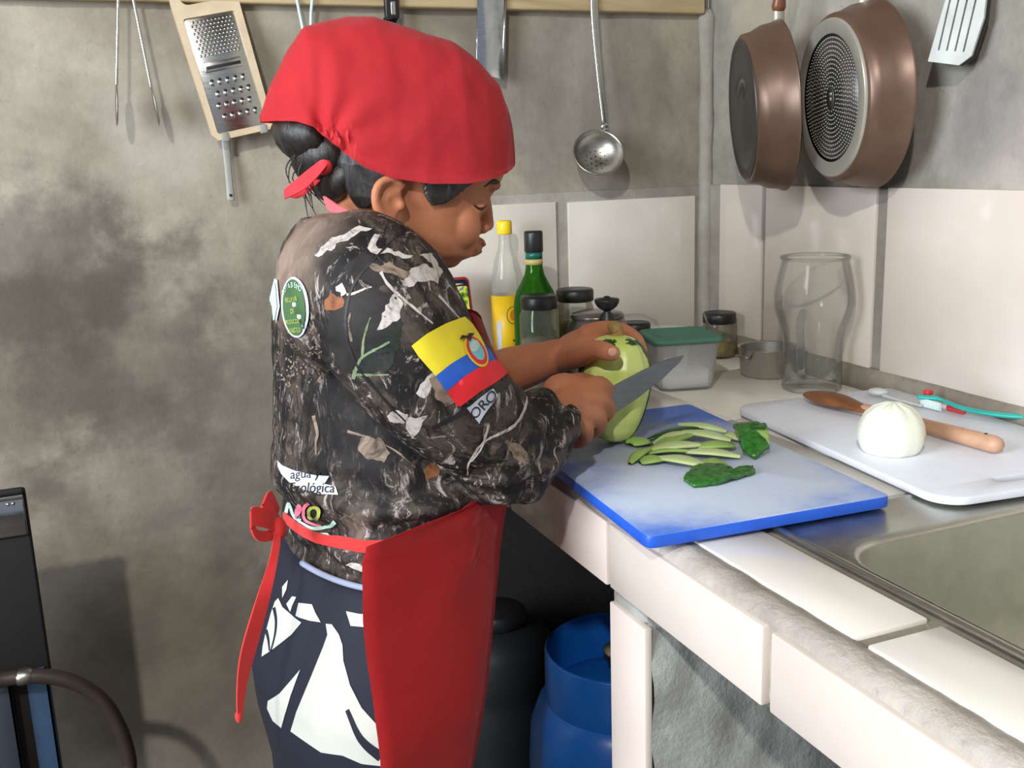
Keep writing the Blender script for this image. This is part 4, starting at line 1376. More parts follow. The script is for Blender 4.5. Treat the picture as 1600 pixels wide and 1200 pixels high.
PE = [
 ((0.6265,1.1351,0.9200), (0.6555,1.1468,0.9200), .030, 0, 0, 0, 'peel_mid', 'short pale oval peel lying apart at the left end of the peel heap'),
 ((0.6581,1.1445,0.9220), (0.7332,1.1243,0.9300), .016, .001, .012, .004, 'squash_skin', 'dark rind-up strip at the back edge of the peel heap'),
 ((0.7122,1.1550,0.9300), (0.7571,1.1053,0.9260), .017, .012, .008, 0, 'peel_flesh', 'topmost far pale strip running along the back of the peel heap'),
 ((0.6502,1.1175,0.9220), (0.7006,1.1170,0.9300), .016, .002, .012, 0, 'peel_flesh', 'slanting pale strip propped at the back left of the peel heap'),
 ((0.7012,1.1276,0.9300), (0.7414,1.0721,0.9250), .020, .010, .006, 0, 'peel_flesh', 'long pale strip on the far right reaching the green rind clump'),
 ((0.6341,1.0963,0.9220), (0.7051,1.1084,0.9280), .018, .001, .010, .003, 'peel_mid', 'green edged strip leaning across the middle of the peel heap'),
 ((0.6340,1.0931,0.9220), (0.6915,1.0689,0.9260), .022, .004, .008, 0, 'peel_flesh', 'broad pale strip in the middle of the peel heap'),
 ((0.6863,1.0697,0.9240), (0.7352,1.0558,0.9240), .022, .005, .004, 0, 'peel_mid', 'broad green strip behind the front peels on the right'),
 ((0.5862,1.0639,0.9200), (0.6365,1.0972,0.9240), .012, .0, .004, .002, 'peel_mid', 'narrow green strip sticking out at the front left of the peel heap'),
 ((0.6215,1.0876,0.9210), (0.6715,1.0583,0.9240), .010, .001, .005, 0, 'peel_mid', 'thin rolled strip lying over the front peels'),
 ((0.6664,1.0623,0.9220), (0.7197,1.0210,0.9210), .020, .004, .001, 0, 'peel_flesh', 'long pale strip at the front right of the peel heap'),
 ((0.5985,1.0602,0.9200), (0.6345,1.0590,0.9200), .022, 0, 0, 0, 'peel_mid', 'flat green strip lying low at the front left'),
 ((0.6244,1.0607,0.9210), (0.6612,1.0104,0.9210), .022, .003, .001, 0, 'peel_flesh', 'pale strip with pointed end at the very front of the peel heap'),
 ((0.6605,1.0234,0.9200), (0.6846,1.0013,0.9200), .024, 0, 0, 0, 'peel_mid', 'flat green strip half hidden behind the front rind piece'),
 ((0.7588,1.1138,0.9210), (0.7651,1.0817,0.9210), .020, .002, .001, 0, 'peel_flesh', 'pale piece tucked behind the green rind clump'),
]
for k, a in enumerate(PE):
    peel(*a[:6], a[6], a[7])
def rind_piece(outline_px, label, hump, flesh=None):
    """rind lying skin side up: bumpy glossy dark green sheet"""
    vs, fs = decal_2d([outline_px], .004)
    cx_ = sum(p[0] for p in outline_px) / len(outline_px)
    cy_ = sum(p[1] for p in outline_px) / len(outline_px)
    R_ = max(math.hypot(p[0] - cx_, p[1] - cy_) for p in outline_px)
    bm = new()
    T, B = [], []
    for p in vs:
        d = math.hypot(p[0] - cx_, p[1] - cy_) / R_
        h = hump * max(0, 1 - d * d) + .003 * noise.noise(V(p[0] * 130, p[1] * 130, 3)) + .003
        T.append(bm.verts.new((p[0], p[1], BZ + .002 + max(.001, h))))
        B.append(bm.verts.new((p[0], p[1], BZ + .0008 + max(0, h - .004))))
    cnt = set()
    for f in fs:
        fc = bm.faces.new([T[i] for i in f])
        fc.material_index = 1 if flesh and (sum(vs[i][0] for i in f) / 3 > flesh[0] and sum(vs[i][1] for i in f) / 3 < flesh[1]) else 0
        bm.faces.new([B[i] for i in reversed(f)])
        for i in range(3):
            cnt.add((f[i], f[(i + 1) % 3]))
    for (i, j) in cnt:
        if (j, i) not in cnt:
            bm.faces.new((T[j], T[i], B[i], B[j]))
    return obj('squash_peel', bm, ['rind_wet', 'peel_mid'], None, label=label, cat='peel', group='squash peelings on the blue board')
M['rind_wet'] = flat('wet_green_rind', srgb(44, 104, 36), 0.14, 0, 0.45, 120)
def pxl(*pts):
    return [(p[0], p[1]) for p in pts]
rind_piece(pxl((0.6108,0.9790,0.9200), (0.6404,1.0049,0.9200), (0.6671,1.0138,0.9200), (0.6762,0.9942,0.9200), (0.6768,0.9738,0.9200), (0.7084,0.9796,0.9200), (0.6978,0.9596,0.9200), (0.6642,0.9503,0.9200), (0.6343,0.9450,0.9200), (0.6075,0.9516,0.9200)), 'wet dark green rind piece lying skin up nearest the camera', .004)
rind_piece(pxl((0.7528,1.0856,0.9200), (0.7927,1.1210,0.9200), (0.8091,1.1118,0.9200), (0.7933,1.0700,0.9200), (0.7592,1.0156,0.9200), (0.7327,1.0083,0.9200), (0.7269,1.0270,0.9200)), 'humped wet green rind clump at the right end of the peel heap', .024, ((0.7584,1.0552,0.9200)[0], (0.7573,1.0425,0.9200)[1]))

# ------------------------------------------------------------------ things on the white board
WZ = ZB + .0104
oc = Vector((0.9125,0.9710,0.9180)); oc.z = WZ
on = thing('peeled_onion', 'peeled white onion half standing on the white board', 'onion', tuple(oc))
b = new()
lathe(b, [(.001, 0), (.033, .0004), (.0378, .005), (.0412, .014), (.0422, .024), (.0402, .036), (.0340, .049), (.0235, .0585), (.011, .0630), (.001, .0643)], tuple(oc), 48, None, (1.0, .96))
for v in b.verts:
    v.co += (v.co - oc).normalized() * (.0007 * math.sin(9 * math.atan2(v.co.y - oc.y, v.co.x - oc.x)) + .0005 * noise.noise(v.co * 60))
    v.co.z = max(WZ, v.co.z)
obj('bulb', b, 'onion', on)
b = new(); q = Vector((0.9225,0.9550,0.9350)); ellipsoid(b, oc + V(.0215, -.0295, .0215), (.0065, .0045, .0062), None, 12); obj('root_scar', b, 'onion_root', on)
b = new(); tube(b, [oc + V(.0, -.034, .038), oc + V(.004, -.036, .034), oc + V(.006, -.0355, .037)], .0012, 6, 3); obj('skin_fleck', b, 'onion', on)

s0, s1 = Vector((0.9926,1.2417,0.9250)), Vector((1.0145,0.8958,0.9270))
sp = thing('wooden_spoon', 'wooden spoon with dark paddle blade lying behind the onion', 'wooden spoon', (float(s0.x), float(s0.y), WZ))
d = (s1 - s0); L = d.length; d.normalize()
def along(t, z):
    p = s0 + d * (L * t)
    return (p.x, p.y, WZ + z)
b = new(); tube(b, [along(.025, .011), along(.10, .012), along(.20, .013), along(.30, .012), along(.40, .011)], [.012, .0215, .0225, .0155, .0095], 20, 6, (.42, 1), up=(0, 0, 1)); obj('blade', b, 'spoon_wood', sp)
b = new(); tube(b, [along(.36, .011), along(.55, .0110), along(.80, .0118), along(.985, .0122)], [.0088, .0092, .0102, .0110], 18, 6, (1, 1.05)); obj('handle', b, 'spoon_pale', sp)
b = new(); lathe(b, [(.0001, -.0105), (.0020, -.0105), (.0020, .0110), (.0001, .0110)], along(.945, .0125), 10); obj('hang_hole', b, 'ink', sp)

tbz = WZ
def tb(px, py, z):
    return None
br = thing('toothbrush', 'teal toothbrush lying at the wall end of the white board', 'toothbrush', (1.1476,1.0859,0.9180))
b = new(); tube(b, [(1.1047,1.1226,0.9320), (1.1175,1.1058,0.9320), (1.1236,1.0934,0.9300), (1.1246,1.0582,0.9260), (1.1439,1.0141,0.9240), (1.1854,0.9661,0.9240)], [.0055, .0060, .0040, .0055, .0062, .0065], 14, 6, (.6, 1), up=(0, 0, 1)); obj('handle', b, 'teal_brush', br)
b = new()
h0, h1 = Vector((1.1080,1.1209,0.9300)), Vector((1.1095,1.0926,0.9300))
for i in range(9):
    for j in range(4):
        p = h0.lerp(h1, i / 8)
        p.y += (j - 1.5) * .0028
        tube(b, [(p.x, p.y - .002, .929), (p.x, p.y - .004, .9185)], .0011, 5, 1)
obj('bristles', b, 'bristle', br, kind='stuff')
b = new(); rbox(b, -.006, .006, -.005, .005, 0, .008, .002); b.transform(Matrix.Translation((1.1182,1.1191,0.9340))); obj('head_pad', b, 'red_plastic', br)
rs = thing('plastic_stick', 'small red and white plastic stick between the onion and the toothbrush', 'stick', (1.1255,1.0764,0.9200))
b = new(); tube(b, [(1.1239,1.1038,0.9200), (1.1278,1.0882,0.9200)], .0035, 10, 3); obj('white_end', b, 'white_plastic', rs)
b = new(); tube(b, [(1.1278,1.0882,0.9200), (1.1286,1.0617,0.9200)], .0042, 10, 3); obj('red_end', b, 'red_plastic', rs)
gs = thing('plastic_spoon', 'small pale grey plastic spoon behind the wooden spoon', 'spoon', (1.1091,1.2122,0.9180))
b = new(); ellipsoid(b, (1.0976,1.1997,0.9250), (.011, .016, .006), Matrix.Rotation(math.radians(40), 3, 'Z'), 18); obj('bowl', b, 'pale_plastic', gs)
b = new(); tube(b, [(1.0970,1.1850,0.9220), (1.0959,1.1568,0.9220), (1.1036,1.1156,0.9200)], [.005, .0035, .003], 10, 5, (.6, 1), up=(0, 0, 1)); obj('handle', b, 'pale_plastic', gs)

# ------------------------------------------------------------------ the woman
woman = thing('person', 'woman in red kerchief, camouflage jersey and red apron peeling a squash at the counter', 'person', (0.30, 1.15, 0.0))
FT, FH = math.radians(15), math.radians(-8)           # torso and head headings
def LT(u, v, z):
    return V(.30 + u * math.cos(FT) - v * math.sin(FT), 1.15 + u * math.sin(FT) + v * math.cos(FT), z)
def LH(u, v, z):
    return V(.36 + u * math.cos(FH) - v * math.sin(FH), 1.14 + u * math.sin(FH) + v * math.cos(FH), z)
VIEW = V(0.215, 0.953, -0.215).normalized()           # square-on to her right side

# torso sections: back point, front point, half width
def sections(rows):
    out = []
    for L, R, bw in rows:
        m = (R[0] - L[0]) / 2
        a = math.sqrt(max(m * m - bw * bw * .283, .35 * m * m))
        out.append(((L[2] + R[2]) / 2, (L[0] + R[0]) / 2, a, bw))
    out.sort()
    return out
TORSO = sections([
 ((-0.0889,0.0000,1.2469), (0.0080,0.0000,1.2317), .060), ((-0.1088,0.0000,1.2275), (0.0498,0.0000,1.2088), .100), ((-0.1210,0.0000,1.2077), (0.0773,0.0000,1.1869), .130), ((-0.1284,0.0000,1.1751), (0.0882,0.0000,1.1534), .148), ((-0.1372,0.0000,1.1199), (0.0977,0.0000,1.0890), .155),
 ((-0.1437,0.0000,1.0492), (0.1047,0.0000,1.0065), .152), ((-0.1468,0.0000,0.9910), (0.1187,0.0000,0.9367), .152), ((-0.1466,0.0000,0.9423), (0.1139,0.0000,0.8819), .158), ((-0.1454,0.0000,0.9039), (0.0957,0.0000,0.8429), .160), ((-0.1447,0.0000,0.8767), (0.0881,0.0000,0.8142), .160), ((-0.1512,0.0000,0.8395), (0.0779,0.0000,0.7730), .165), ((-0.1567,0.0000,0.8136), (0.0722,0.0000,0.7436), .167)])
SKIRT = sections([((-0.1500,0.0000,0.8704), (0.0721,0.0000,0.8098), .154), ((-0.1665,0.0000,0.8439), (0.0759,0.0000,0.7736), .161), ((-0.1910,0.0000,0.7967), (0.0763,0.0000,0.7109), .172), ((-0.2050,0.0000,0.7463), (0.0708,0.0000,0.6489), .178), ((-0.2028,0.0000,0.6892), (0.0592,0.0000,0.5882), .174), ((-0.1913,0.0000,0.6103), (0.0385,0.0000,0.5118), .165)])
SKIRT = [(0.40, SKIRT[0][1] + .005, SKIRT[0][2] * .98, .165)] + SKIRT
def sec(S, z):
    zs = [s[0] for s in S]
    return tuple(interp(z, zs, [s[k] for s in S]) for k in (1, 2, 3))
def ring_pt(S, z, al, off=0.0, e=0.88):
    c, a, bw = sec(S, z)
    ca, sa = math.cos(al), math.sin(al)
    return LT(c + math.copysign(abs(ca) ** e, ca) * (a + off), math.copysign(abs(sa) ** e, sa) * (bw + off), z)
def ring(S, z, off=0.0, n=48):
    return [ring_pt(S, z, 2 * math.pi * k / n, off) for k in range(n)]
def sample_z(S, z0, z1, n):
    return np.linspace(z0, z1, n)

SHN, ELN, WRN = LT(*(-0.0835,-0.1350,1.1731)), LT(*(0.0505,-0.1650,0.9900)), Vector((0.4920,1.0650,0.9912))
SHF, ELF, WRF = LT(*(0.0802,0.1350,1.1439)), Vector((0.4832,1.3300,0.9873)), Vector((0.5648,1.2220,1.0332))
UPN = LT(*(-0.0470,-0.1700,1.0869))

# ---- body: one continuous surface from head to feet
b = new()
z0, z1 = TORSO[0][0], TORSO[-1][0]
loft(b, [[LT(*((lambda c, a, w: (c + a * .86 * math.cos(t), w * .84 * math.sin(t), z))(*sec(TORSO, z)))) for t in [2 * math.pi * k / 32 for k in range(32)]] for z in np.linspace(z0, z1 - .01, 18)])
pelvis_z = z0
loft(b, [[LT(*((lambda c, a, w: (c + a * .76 * math.cos(t), w * .80 * math.sin(t), z))(*sec(SKIRT, z)))) for t in [2 * math.pi * k / 32 for k in range(32)]] for z in np.linspace(.62, z0 + .03, 8)])
cs = sec(SKIRT, .62)[0]
for s in (-1, 1):
    tube(b, [LT(cs, s * .078, .68), LT(cs + .01, s * .08, .45), LT(cs, s * .078, .25), LT(cs - .01, s * .078, .075)], [.068, .056, .052, .036], 18, 6)
    tube(b, [LT(cs - .03, s * .08, .032), LT(cs + .04, s * .083, .034), LT(cs + .11, s * .088, .022), LT(cs + .155, s * .09, .016)], [.030, .034, .024, .014], 14, 5, (.9, 1.1), up=(0, 0, 1))
# neck
tube(b, [LT(*(-0.0145,0.0000,1.1990)), LT(*(0.0013,0.0000,1.2321)), LH(*(-0.0354,0.0000,1.2709))], [.046, .048, .054], 22, 5)
# arms
tube(b, [SHN, UPN, ELN, (ELN + WRN) / 2, WRN], [.055, .046, .037, .035, .026], 18, 6)
tube(b, [SHF, (SHF + ELF) / 2 + V(0, .02, -.02), ELF, ELF.lerp(WRF, .45), WRF + (ELF - WRF) * .12, WRF], [.055, .045, .036, .0335, .0255, .0245], 18, 6)

# head: stacked sections along a head axis tipped forward
H0 = (-0.0300,0.0000,1.2635)
TAU = math.radians(14)
def to_head(p):
    du, dz = p[0] - H0[0], p[1] - H0[2]
    return (du * math.cos(TAU) - dz * math.sin(TAU), du * math.sin(TAU) + dz * math.cos(TAU))
def HP(f, v, h):
    return LH(H0[0] + f * math.cos(TAU) + h * math.sin(TAU), v, H0[2] - f * math.sin(TAU) + h * math.cos(TAU))
front = sorted((h, f) for f, h in map(to_head, [(0.0177,1.1726),(0.0302,1.1771),(0.0428,1.1824),(0.0545,1.1856),(0.0555,1.1900),(0.0573,1.1952),(0.0606,1.2010),(0.0618,1.2107),(0.0623,1.2227),(0.0660,1.2374),(0.0790,1.2539),(0.0903,1.2674),(0.0971,1.2819),(0.1016,1.3023),(0.0996,1.3314),(0.0842,1.3675),(0.0541,1.4017),(0.0118,1.4228)]))
back = sorted((h, f) for f, h in map(to_head, [(-0.0197,1.1823),(-0.0473,1.2207),(-0.0739,1.2401),(-0.0996,1.2663),(-0.1085,1.3019),(-0.1031,1.3366),(-0.0889,1.3775),(-0.0557,1.4097),(-0.0171,1.4230)]))
wid = ([-.0760, -.070, -.059, -.044, -.022, 0, .022, .052, .088, .118, .140, .158, .171], [.014, .028, .044, .053, .061, .066, .069, .072, .073, .068, .056, .036, .010])
def head_sec(h):
    F = interp(h, [x[0] for x in front], [x[1] for x in front])
    B = interp(h, [x[0] for x in back], [x[1] for x in back])
    return F, B, interp(h, *wid)
def head_pt(h, t, off=0.0):
    F, B, w = head_sec(h)
    c = B + (F - B) * .46
    ct, st = math.cos(t), math.sin(t)
    e = .92
    f = c + (abs(ct) ** e) * ((F - c + off) if ct > 0 else -(c - B + off))
    return HP(f, math.copysign(abs(st) ** .95, st) * (w + off), h)
hlo, hhi = max(front[0][0], back[0][0]), min(front[-1][0], back[-1][0])
HN = 56
loft(b, [[head_pt(hlo + (hhi - hlo) * i / HN, 2 * math.pi * k / 56) for k in range(56)] for i in range(HN + 1)])
hp = lambda p: LH(*p)
# nose, nostrils, lips, chin, brow, lids, cheek
tube(b, [hp((0.0736,0.0000,1.2548)), hp((0.0738,0.0000,1.2400)), hp((0.0728,0.0000,1.2252))], [.0060, .0080, .0098], 14, 5)
ellipsoid(b, hp((0.0731,0.0000,1.2222)), (.0102, .0110, .0092))
for s in (-1, 1):
    ellipsoid(b, hp((0.0664,0.0000,1.2187)) + (LH(0, s * .0115, 0) - LH(0, 0, 0)), (.0098, .0070, .0072))
    ellipsoid(b, hp((0.0555,0.0000,1.2438)) + (LH(0, s * .029, 0) - LH(0, 0, 0)), (.0125, .0150, .0095))
    ellipsoid(b, hp((0.0756,0.0000,1.2665)) + (LH(0, s * .024, 0) - LH(0, 0, 0)), (.0100, .0190, .0060))
    ellipsoid(b, hp((0.0401,0.0000,1.2238)) + (LH(0, s * .036, 0) - LH(0, 0, 0)), (.019, .018, .026))
ellipsoid(b, hp((0.0610,0.0000,1.2010)), (.0095, .0190, .0068))
ellipsoid(b, hp((0.0567,0.0000,1.1915)), (.0090, .0165, .0060))
ellipsoid(b, hp((0.0534,0.0000,1.1962)), (.012, .0215, .0120))
ellipsoid(b, hp((0.0259,0.0000,1.1834)), (.0150, .0190, .0105))
# right ear (the near one) and left ear
for s in (-1, 1):
    v = s * .0735
    q = lambda x, y, dv=0: LH(*((lambda a: (a[0], v + s * dv, a[2]))((x, 0, y))))
    E0 = (-0.0488,-0.0700,1.2565); sx = .00074
    def e(px, py, dv=0.0):
        return LH(E0[0] + (px - 608) * sx, v + s * dv, E0[2] - (py - 314) * sx)
    tube(b, [e(606, 342, .003), e(590, 326, .008), e(586, 305, .011), e(594, 288, .010), e(613, 282, .006), e(627, 292, .001)], [.0062, .0056, .0052, .0050, .0048, .0045], 10, 5)
    tube(b, [e(622, 302, .0), e(606, 306, .004), e(600, 322, .004), e(612, 334, .002)], [.0040, .0042, .0042, .0045], 8, 4)
    ellipsoid(b, e(607, 313, .001), (.0165, .0045, .021))
    ellipsoid(b, e(605, 342, .003), (.0085, .0060, .0085))
    ellipsoid(b, e(624, 320, .003), (.005, .005, .006))

# right hand: a fist closed round the knife handle
def finger(pts, r):
    tube(b, pts, r, 12, 5)
KH = Vector((0.5680,1.1060,0.9877))                    # heel of the blade
KT = Vector((0.6790,1.0880,1.0446))                   # tip
kd = (KT - KH).normalized()
tube(b, [WRN, Vector((0.5185,1.0880,0.9995)), Vector((0.5462,1.0980,0.9987))], [.0265, .0325, .0315], 18, 6, (1.0, .72), up=(0, 0, 1))
ellipsoid(b, (0.5182,1.0940,1.0127), (.036, .022, .026), Matrix.Rotation(.35, 3, 'Y'))
finger([(0.5390,1.0880,1.0211), (0.5643,1.0980,1.0178), (0.5884,1.1220,0.9985), (0.5963,1.1500,0.9780), (0.5797,1.1580,0.9749)], [.0115, .0118, .0104, .0092, .0080])
finger([(0.5339,1.0800,1.0089), (0.5589,1.0880,1.0025), (0.5819,1.1120,0.9813), (0.5862,1.1420,0.9621), (0.5690,1.1520,0.9655)], [.0118, .0118, .0104, .0094, .0082])
finger([(0.5264,1.0760,0.9947), (0.5495,1.0840,0.9851), (0.5667,1.1060,0.9645), (0.5652,1.1340,0.9479), (0.5519,1.1440,0.9576)], [.0116, .0114, .0100, .0090, .0080])
finger([(0.5149,1.0740,0.9854), (0.5332,1.0800,0.9727), (0.5437,1.1000,0.9533), (0.5399,1.1220,0.9416), (0.5315,1.1320,0.9530)], [.0108, .0102, .0090, .0084, .0076])
finger([(0.5148,1.1050,1.0141), (0.5439,1.1250,1.0182), (0.5770,1.1460,1.0102), (0.5995,1.1520,0.9996)], [.0140, .0130, .0105, .0088])
# left hand: thumb in front of the squash, fingers over its top and behind
tube(b, [WRF, Vector((0.5852,1.2180,1.0458)), Vector((0.6123,1.2120,1.0564))], [.0250, .0285, .0270], 18, 6, (.62, 1.15), up=(0, 0, 1))
finger([(0.5662,1.2050,1.0316), (0.5692,1.1700,1.0424), (0.5722,1.1260,1.0577), (0.5783,1.1100,1.0573), (0.5866,1.1070,1.0545)], [.0165, .0160, .0125, .0122, .0105])
finger([(0.5983,1.2050,1.0649), (0.6210,1.2060,1.0678), (0.6557,1.2160,1.0631), (0.6806,1.2160,1.0481), (0.6843,1.2050,1.0324)], [.0115, .0112, .0100, .0092, .0082])
finger([(0.6082,1.2250,1.0592), (0.6343,1.2280,1.0616), (0.6715,1.2380,1.0511), (0.6948,1.2360,1.0327), (0.6949,1.2220,1.0149)], [.0115, .0112, .0100, .0092, .0082])
finger([(0.6127,1.2400,1.0530), (0.6415,1.2460,1.0511), (0.6749,1.2520,1.0377), (0.6952,1.2480,1.0159), (0.6945,1.2360,0.9995)], [.0110, .0106, .0096, .0088, .0080])
finger([(0.6135,1.2500,1.0460), (0.6415,1.2580,1.0401), (0.6667,1.2600,1.0262), (0.6829,1.2560,1.0065), (0.6835,1.2460,0.9915)], [.0100, .0094, .0086, .0080, .0072])
body_me = union(b, 0.0027, 3)
body = obj('body', body_me, 'skin', woman)

def small(name, fn, mat, parent=woman, **k):
    b = new()
    fn(b)
    return obj(name, b, mat, parent, **k)
nrm = Vector((0.5848,1.1070,1.0546)) - Vector((0.5794,1.1120,1.0568))
small('thumbnail', lambda b: ellipsoid(b, Vector((0.5816,1.0975,1.0582)), (.0068, .0025, .0060), Matrix.Rotation(.2, 3, 'Y'), 14), 'nail', body)
# lips, eyebrow, closed eye line
small('upper_lip', lambda b: ellipsoid(b, hp((0.0625,0.0000,1.2002)), (.0080, .0185, .0046), Matrix.Rotation(.2, 3, 'Y')), 'lip', body)
small('lower_lip', lambda b: ellipsoid(b, hp((0.0583,0.0000,1.1925)), (.0076, .0165, .0048), Matrix.Rotation(.3, 3, 'Y')), 'lip', body)
body_tree = bvh_of(body.data)
borg = ORG[body.name]
def on_skin(p, d, off):
    h, n, _, _ = body_tree.ray_cast(Vector(p) - borg - d * .15, d)
    return (h + borg - d * off) if h else Vector(p)
NEARD = (LH(0, 1, 0) - LH(0, 0, 0)).normalized()
small('eyebrow', lambda b: tube(b, [on_skin(hp(p), NEARD, .0002) for p in ((0.0627,-0.0300,1.2669), (0.0718,-0.0300,1.2716), (0.0801,-0.0300,1.2705), (0.0845,-0.0300,1.2668))], [.0010, .0024, .0026, .0010], 8, 5, (1, .6)), 'hair', body)
small('eyelashes', lambda b: tube(b, [on_skin(hp(p), NEARD, .0002) for p in ((0.0506,-0.0300,1.2466), (0.0557,-0.0300,1.2428), (0.0617,-0.0300,1.2425), (0.0655,-0.0300,1.2452))], [.0008, .0015, .0016, .0008], 8, 5), 'eye', body)

# ---- hair: cap under the kerchief, bun at the back, sideburn and nape
b = new()
HM = [(-0.1252,1.4317),(-0.1097,1.3145),(-0.1020,1.2933),(-0.0910,1.2660),(-0.0833,1.2528),(-0.0704,1.2493),(-0.0568,1.2574),(-0.0527,1.2759),(-0.0437,1.2798),(-0.0145,1.2758),(-0.0108,1.2627),(-0.0011,1.2492),(0.0139,1.2485),(0.0296,1.2610),(0.0391,1.2702),(0.0623,1.2773),(0.0737,1.2959),(0.0739,1.3747),(0.0297,1.4172),(-0.0623,1.4381)]
def in_poly(x, y, P):
    s = False
    for i in range(len(P)):
        (x1, y1), (x2, y2) = P[i], P[(i + 1) % len(P)]
        if (y1 > y) != (y2 > y) and x < (x2 - x1) * (y - y1) / (y2 - y1) + x1:
            s = not s
    return s
HN2, TN = 200, 260
G, K = [], []
for i in range(HN2 + 1):
    h = -.055 + (hhi + .055) * i / HN2
    row, kr = [], []
    for k in range(TN):
        t = 2 * math.pi * k / TN
        p = head_pt(h, t, .0065)
        q = head_pt(h, t, .0)
        lu = ((p.x - .36) * math.cos(FH) + (p.y - 1.14) * math.sin(FH), p.z)
        kr.append(in_poly(lu[0], lu[1], HM))
        row.append((p, q))
    G.append(row); K.append(kr)
vt = {}
def hv(i, k, o):
    key = (i, k % TN, o)
    if key not in vt:
        vt[key] = b.verts.new(G[i][k % TN][o])
    return vt[key]
kept = {(i, k) for i in range(HN2) for k in range(TN) if all(K[a][c % TN] for a in (i, i + 1) for c in (k, k + 1))}
for (i, k) in kept:
    b.faces.new((hv(i, k, 0), hv(i, k + 1, 0), hv(i + 1, k + 1, 0), hv(i + 1, k, 0)))
    for (di, dk, a, c) in ((-1, 0, (i, k), (i, k + 1)), (1, 0, (i + 1, k + 1), (i + 1, k)), (0, -1, (i + 1, k), (i, k)), (0, 1, (i, k + 1), (i + 1, k + 1))):
        if (i + di, (k + dk) % TN) not in kept:
            b.faces.new((hv(*a, 1), hv(*c, 1), hv(*c, 0), hv(*a, 0)))
ellipsoid(b, hp((-0.1289,0.0000,1.3289)), (.036, .050, .030), Matrix.Rotation(math.radians(35), 3, 'Y'))
ellipsoid(b, hp((-0.1098,0.0000,1.3124)), (.036, .050, .040), Matrix.Rotation(math.radians(35), 3, 'Y'))
ellipsoid(b, hp((-0.0938,0.0000,1.2873)), (.026, .050, .036), Matrix.Rotation(math.radians(30), 3, 'Y'))
for v in b.verts:
    v.co += v.co.normalized() * 0 + V(*(noise.noise_vector(V(v.co.x * 60, v.co.y * 60, v.co.z * 22)) * .0045))
hair = obj('hair', b, 'hair', woman)
b = new()
for k in range(16):
    y0 = 232 + random.random() * 40
    x0 = 470 + random.random() * 40
    s = random.uniform(-.03, -.005)
    tube(b, [hp((H0[0] + (x0 - 620) * .00074, s, H0[2] - (y0 - 300) * .00074)), hp((H0[0] + (x0 - 632 - random.random() * 10) * .00074, s, H0[2] - (y0 - 280 + random.random() * 10) * .00074)), hp((H0[0] + (x0 - 622 + random.uniform(-16, 12)) * .00074, s, H0[2] - (y0 - 255 + random.random() * 22) * .00074))], [.0011, .0009, .0004], 5, 4)
obj('loose_strands', b, 'hair', woman, kind='stuff')

# ---- red kerchief: a gathered cap of cloth
KX = [(-0.1754,1.3513),(-0.1595,1.3867),(-0.1398,1.4198),(-0.1229,1.4436),(-0.0964,1.4488),(-0.0754,1.4515),(-0.0473,1.4524),(-0.0054,1.4399),(0.0376,1.4274),(0.0662,1.4064),(0.0879,1.3844),(0.0990,1.3572),(0.1057,1.3312),(0.1079,1.3035)]
KB = [(-0.1771,1.3444),(-0.1649,1.3442),(-0.1488,1.3425),(-0.1350,1.3357),(-0.1118,1.3109),(-0.0929,1.2932),(-0.0666,1.2809),(-0.0256,1.2732),(0.0165,1.2716),(0.0453,1.2753),(0.0671,1.2807),(0.0789,1.2858),(0.0863,1.2897),(0.0893,1.2923)]
KW = [.012, .040, .062, .076, .088, .093, .095, .096, .090, .077, .060, .041, .025, .002]
us = [p[0] for p in KX]
NU, NB = 110, 72
GK = (-0.1110,-0.0800,1.3134)
b = new()
grid = []
for i in range(NU + 1):
    s = i / NU
    u = us[0] + (us[-1] - us[0]) * (1 - math.cos(s * math.pi)) / 2
    zt = interp(u, us, [p[1] for p in KX])
    zb = interp(u, us, [p[1] for p in KB])
    w = interp(u, us, KW)
    col = []
    for j in range(NB + 1):
        t = math.pi * j / NB
        zz = zb + (zt - zb) * math.sin(t) ** .80 if 0 < j < NB else zb
        vv = -w * math.copysign(abs(math.cos(t)) ** .72, math.cos(t)) * (1 - .10 * (1 - math.sin(t)) ** 2)
        p = V(u, vv, zz)
        side = smoothstep(.25, .85, abs(math.cos(t)))
        dx, dz = u - GK[0], zz - GK[2]
        r = math.hypot(dx, dz)
        an = math.atan2(dz, dx)
        fold = .0095 * math.sin(an * 9 + 1.0) * math.exp(-r / .036) * side * smoothstep(0, .012, r)
        fold += -.0110 * math.exp(-((dx + .004 - dz * .05) / .0060) ** 2) * smoothstep(-.01, .02, dz) * math.exp(-dz / .05) * side      # deep crease rising from the gather
        fold += .0028 * math.exp(-((dx + .012 + .22 * dz) / .010) ** 2) * smoothstep(.02, .06, dz) * side
        fold += .0022 * noise.noise(V(u * 28, vv * 18, zz * 30)) + .0012 * noise.noise(V(u * 60, vv * 50, zz * 60))
        fold += .0040 * noise.noise(V(u * 24, 3, zz * 8)) * smoothstep(.0, -.12, dx) * 1.0
        n = V(.15 * dx, -math.copysign(max(.05, abs(math.cos(t))), math.cos(t)), .6 * math.sin(t)).normalized()
        p += n * fold
        col.append(b.verts.new(LH(*p)))
    grid.append(col)
for i in range(NU):
    for j in range(NB):
        try:
            b.faces.new((grid[i][j], grid[i + 1][j], grid[i + 1][j + 1], grid[i][j + 1]))
        except ValueError:
            pass
bmesh.ops.solidify(b, geom=b.faces[:], thickness=.0016)
kerchief = obj('kerchief', b, 'red_cloth', woman)
b = new()
ribbon(b, [hp((-0.1091,-0.0450,1.3018)), hp((-0.1210,-0.0480,1.2914)), hp((-0.1369,-0.0500,1.2799)), hp((-0.1581,-0.0500,1.2673))], [.016, .020, .019, .010], [(.3, .5, .8), (.3, .4, .9), (.2, .3, 1), (.1, .3, 1)], .0012, 6)
